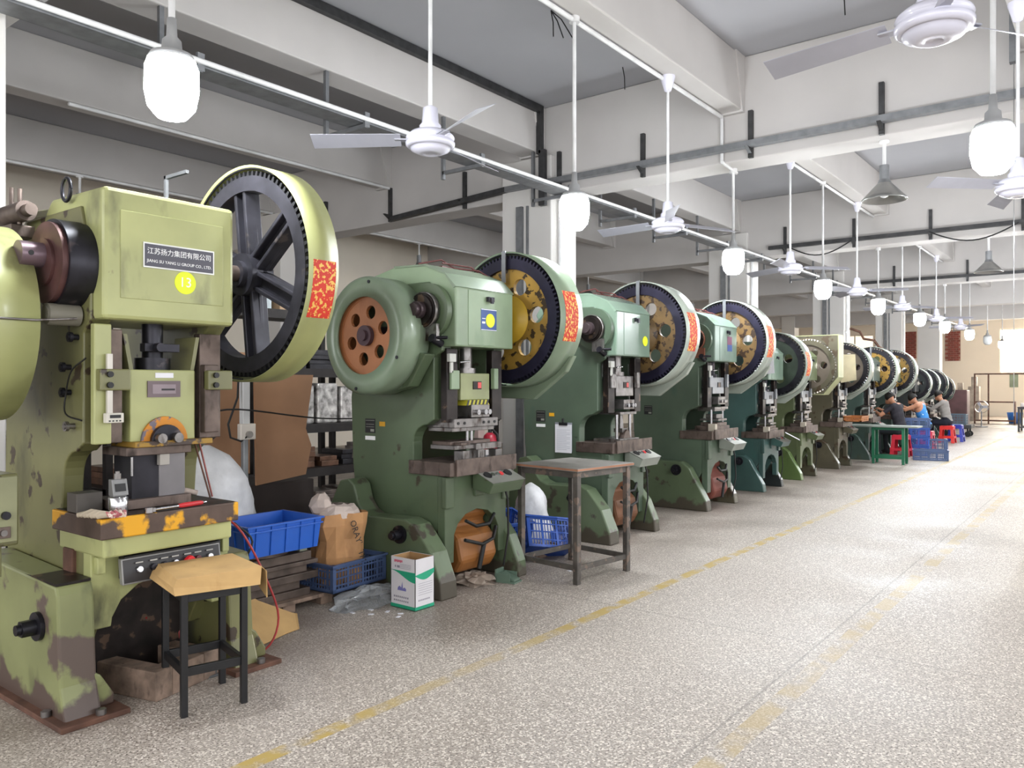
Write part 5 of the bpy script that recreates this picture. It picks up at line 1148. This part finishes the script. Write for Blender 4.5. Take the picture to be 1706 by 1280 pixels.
for k in range(2): tag(MB().cyl((-1.75+.62*k, YF-.03, 1.8-.04*k), (-1.75+.62*k, YF, 1.8-.04*k), .11, n=16).build('wall_gauge', mat('dial_dark', '#5c4c4c', .5)), 'round dark dial on the far wall, %s of two' % ('left', 'right')[k], 'dial')
for k in range(3):
    x = -6.0+.5*k
    tag(MB().box(-.2, .2, -.2, .2, 0, .9+.25*k).box(-.1, .1, -.1, .1, .9+.25*k, 1.3+.25*k).build('drill_press', mat('beige_machine', '#a39484', .5, var=.2, vs=5), None, .02, loc=(x, 37.5, 0)), '%s beige machine behind the last column' % ('lowest', 'middle', 'tallest')[k], 'machine')
# brick panels high on the far wall, exposed bricks
brick = mat('red_brick', '#8e4b42', .85, var=.2, vs=6); mortar = mat('mortar', '#a98c80', .9)
for (x0, x1, z0, z1, lab) in ((-9.9, -8.2, 2.75, 4.07, 'left'), (-6.95, -6.3, 2.6, 4.07, 'right')):
    t = tag(MB().box(x0, x1, YF-.03, YF, z0, z1).build('brick_infill', mortar), kind='structure')
    zc = z0+.01; r_ = 0; me_ = None
    while zc < z1-.07:
        xc = x0+(.0 if r_ % 2 else .12); 
        while xc < x1-.1:
            xe = min(xc+.23, x1-.01)
            if me_ is None: o = MB().box(0, .22, -.02, 0, 0, .085).build('brick', brick, t); me_ = o.data; o.location = (xc, YF-.03, zc)
            else:
                o = bpy.data.objects.new('brick', me_); C.objects.link(o); o.parent = t; o.location = (xc, YF-.03, zc); o.scale = ((xe-xc)/.23, 1, 1)
            xc += .24
        zc += .1; r_ += 1
t = thing('swing_arm_lamp', 'dark swing arm bracket with lamp on the wall side beyond the presses', 'bracket', (-6.15, 23.4, 0))
MB().tube([(0, 0, 3.05), (.25, .05, 2.95), (.35, .05, 2.75), (.62, .05, 2.7), (.75, .05, 2.5)], .035, 8).build('arm', rust, t)
MB().cyl((.75, .05, 2.5), (.82, .05, 2.38), .05, .11, n=14).build('arm_shade', rust, t)
# ------------------------------------------------------------------ people
skin = mat('skin', '#b98264', .55, var=.04); hair = mat('black_hair', '#17130f', .6, var=.1)
def person(lab, loc, rz, shirt, pants, shoes, J, sleeves, hairlong=0, dark_torso=False, sk=None):
    skin = sk or globals()['skin']
    """J: joints in local space, x forward; a body remeshed into one continuous surface, then coloured by region"""
    t = thing('person', lab, 'person', loc, rz)
    m_ = MB()
    def cap(a, b, ra, rb):
        a = Vector(a); b = Vector(b); m_.cyl(a, b, ra, rb, 12); m_.ball(a, ra, n=12, m=8); m_.ball(b, rb, n=12, m=8)
    pel, ch, nk, hd = (Vector(J[k]) for k in ('pelvis', 'chest', 'neck', 'head'))
    side = Vector((0, 1, 0))
    m_.ball(pel, .13, .165, .12); m_.ball(pel.lerp(ch, .5), .115, .15, .16); m_.ball(ch, .12, .175, .16)
    m_.ball(pel.lerp(ch, .25), .12, .155, .13); m_.ball(pel.lerp(ch, .75), .12, .165, .15)
    cap(ch, nk, .09, .05); cap(nk, nk.lerp(hd, .5), .052, .05)
    m_.ball(hd, .088, .074, .108)                        # skull
    f = (Vector(J['face'])).normalized(); up = Vector((0, 0, 1))
    m_.ball(hd+f*.035-up*.045, .06, .055, .06)           # jaw
    m_.cyl(hd+f*.085+up*.01, hd+f*.108-up*.02, .009, .016, 8)  # nose
    m_.ball(hd+f*.105-up*.022, .015, n=8, m=6)
    m_.ball(hd+f*.088-up*.052, .014, .024, .008, 8, 6)   # lips
    sd = up.cross(f).normalized()
    for s in (-1, 1): m_.ball(hd+sd*s*.075-up*.01, .018, .012, .03, 8, 6)
    for s, k in ((1, 'l'), (-1, 'r')):
        sh = ch+Vector((0, s*.17, .09)); el = Vector(J['elbow_'+k]); wr_ = Vector(J['hand_'+k])
        cap(ch+Vector((0, s*.06, .1)), sh, .075, .062); cap(sh, el, .055, .042); cap(el, wr_, .042, .028)
        d = (wr_-el).normalized(); pw = wr_+d*.06; lat = d.cross(up).normalized()
        cap(wr_, pw, .03, .032)
        for q in range(4):
            b0 = pw+lat*(.03-.02*q)+d*.015; l_ = (.055, .068, .064, .048)[q]
            m_.tube([b0, b0+d*l_*.5-up*.008, b0+d*l_*.8-up*.03], [.0115, .011, .009], 8)
        m_.tube([wr_+d*.02+lat*s*.02, wr_+d*.05+lat*s*.05, wr_+d*.08+lat*s*.05-up*.015], [.013, .012, .009], 8)
        hp = pel+Vector((.02, s*.09, -.02)); kn = Vector(J['knee_'+k]); an = Vector(J['ankle_'+k])
        cap(hp, kn, .092, .06); cap(kn, an, .058, .038); cap(an, an+Vector((.13, 0, -.05)), .04, .032); m_.ball(an+Vector((-.03, 0, -.03)), .042, n=10, m=8)
    o = m_.build('body', [skin, shirt, pants, shoes], t)
    r_ = o.modifiers.new('r', 'REMESH'); r_.mode = 'VOXEL'; r_.voxel_size = .0105; r_.use_smooth_shade = True
    sm = o.modifiers.new('s', 'SMOOTH'); sm.iterations = 3; sm.factor = .5
    bpy.context.view_layer.update(); dg = bpy.context.evaluated_depsgraph_get()
    me = bpy.data.meshes.new_from_object(o.evaluated_get(dg)); o.modifiers.clear(); o.data = me
    me.materials.clear()
    for mm in (skin, shirt, pants, shoes): me.materials.append(mm)
    def near(p, a, b):
        ab = b-a; u = max(0, min(1, (p-a).dot(ab)/ab.length_squared)); return (p-(a+ab*u)).length, u
    el = {k: Vector(J['elbow_'+k]) for k in 'lr'}; wr_ = {k: Vector(J['hand_'+k]) for k in 'lr'}; kn = {k: Vector(J['knee_'+k]) for k in 'lr'}; an = {k: Vector(J['ankle_'+k]) for k in 'lr'}
    segs = [(pel, ch, 'torso'), (ch, nk, 'upper'), (nk, hd, 'head')]
    for s, k in ((1, 'l'), (-1, 'r')):
        sh = ch+Vector((0, s*.17, .09)); segs += [(sh, el[k], 'uarm'), (el[k], wr_[k], 'farm'), (wr_[k], wr_[k]+(wr_[k]-el[k]).normalized()*.18, 'hand'), (pel+Vector((.02, s*.09, -.02)), kn[k], 'thigh'), (kn[k], an[k], 'shin'), (an[k], an[k]+Vector((.13, 0, -.04)), 'foot')]
    for pg in me.polygons:
        p = pg.center; best = min(((near(p, a, b), n_) for a, b, n_ in segs), key=lambda q: q[0][0]); u, n_ = best[0][1], best[1]
        mi = 0
        if n_ == 'torso': mi = 2 if dark_torso else 1 if u > .0 and p.z > pel.z-.02 else 2
        elif n_ == 'upper': mi = 2 if dark_torso and u < .5 else 1 if (u < .45 or sleeves != 'vest' and u < .6) else 0
        elif n_ == 'uarm': mi = 1 if (sleeves == 'long' or (sleeves == 'short' and u < .7)) else 0
        elif n_ == 'farm': mi = 1 if sleeves == 'long' else 0
        elif n_ in ('thigh', 'shin'): mi = 2
        elif n_ == 'foot': mi = 3
        pg.material_index = mi; pg.use_smooth = True
    h = MB(); 
    h.lathe([(.002, .116), (.05, .104), (.083, .06), (.093, .01), (.088, -.05 if hairlong else -.02), (.08, -.07 if hairlong else -.03)], (0, 0, 0), 'z', 20)
    ho = h.build('hair', hair, t); ho.location = hd - f*.022 + up*.008; ho.rotation_euler = f.to_track_quat('X', 'Z').to_euler()
    so = ho.modifiers.new('s', 'SOLIDIFY'); so.thickness = .01
    for s in (-1, 1): MB().ball(hd+f*.078+sd*s*.03+up*.008, .009, n=8, m=6).build('eye', black_print, t)
    return t
P0 = dict(pelvis=(0, 0, .54), chest=(.1, 0, .94), neck=(.17, 0, 1.1), head=(.25, 0, 1.2), face=(.75, 0, -.65), elbow_l=(.3, .27, .85), elbow_r=(.3, -.27, .85), hand_l=(.52, .16, .95), hand_r=(.52, -.16, .95), knee_l=(.42, .14, .5), knee_r=(.42, -.14, .5), ankle_l=(.4, .15, .09), ankle_r=(.4, -.15, .09))
person('person in a black T-shirt sitting with his back to the aisle behind the green table', (-3.74, 18.1, 0), R(165), mat('black_tshirt', '#25222a', .85, var=.05), mat('dark_trousers', '#1e2428', .85), rubber, P0, 'short')
P1 = dict(P0, chest=(.13, 0, .92), neck=(.22, 0, 1.06), head=(.31, .0, 1.15), elbow_l=(.36, .27, .9), hand_l=(.6, .2, .98), elbow_r=(.34, -.28, .86))
person('person in a bright blue sleeveless vest leaning forward, middle of the three seated workers', (-3.7, 20.45, 0), R(170), mat('blue_vest', '#3a86cf', .8, var=.1, wear='#cfe2ef', wt=.62, ws=16), mat('teal_dark_trousers', '#1c3036', .85), rubber, P1, 'vest')
P2 = dict(P0, chest=(.08, 0, .93), neck=(.15, 0, 1.09), head=(.22, -.02, 1.2), face=(.75, -.25, -.6))
person('person in a grey long-sleeved shirt with dark collar on the bright red stool', (-3.66, 22.95, 0), R(172), mat('grey_sweater', '#8f8a86', .85, var=.05), mat('navy_trousers', '#191b2a', .85), rubber, P2, 'long')
person('person mostly hidden between the eighth and ninth presses, one pale gloved hand raised', (-4.35, 18.0, 0), R(215), mat('grey_green_sleeve', '#8b8e86', .85), mat('dark_overall', '#1e2226', .85), rubber, dict(P0, elbow_l=(.3, .3, .98), hand_l=(.42, .2, 1.22)), 'long', dark_torso=True, sk=mat('pale_glove', '#b9b2a8', .8))
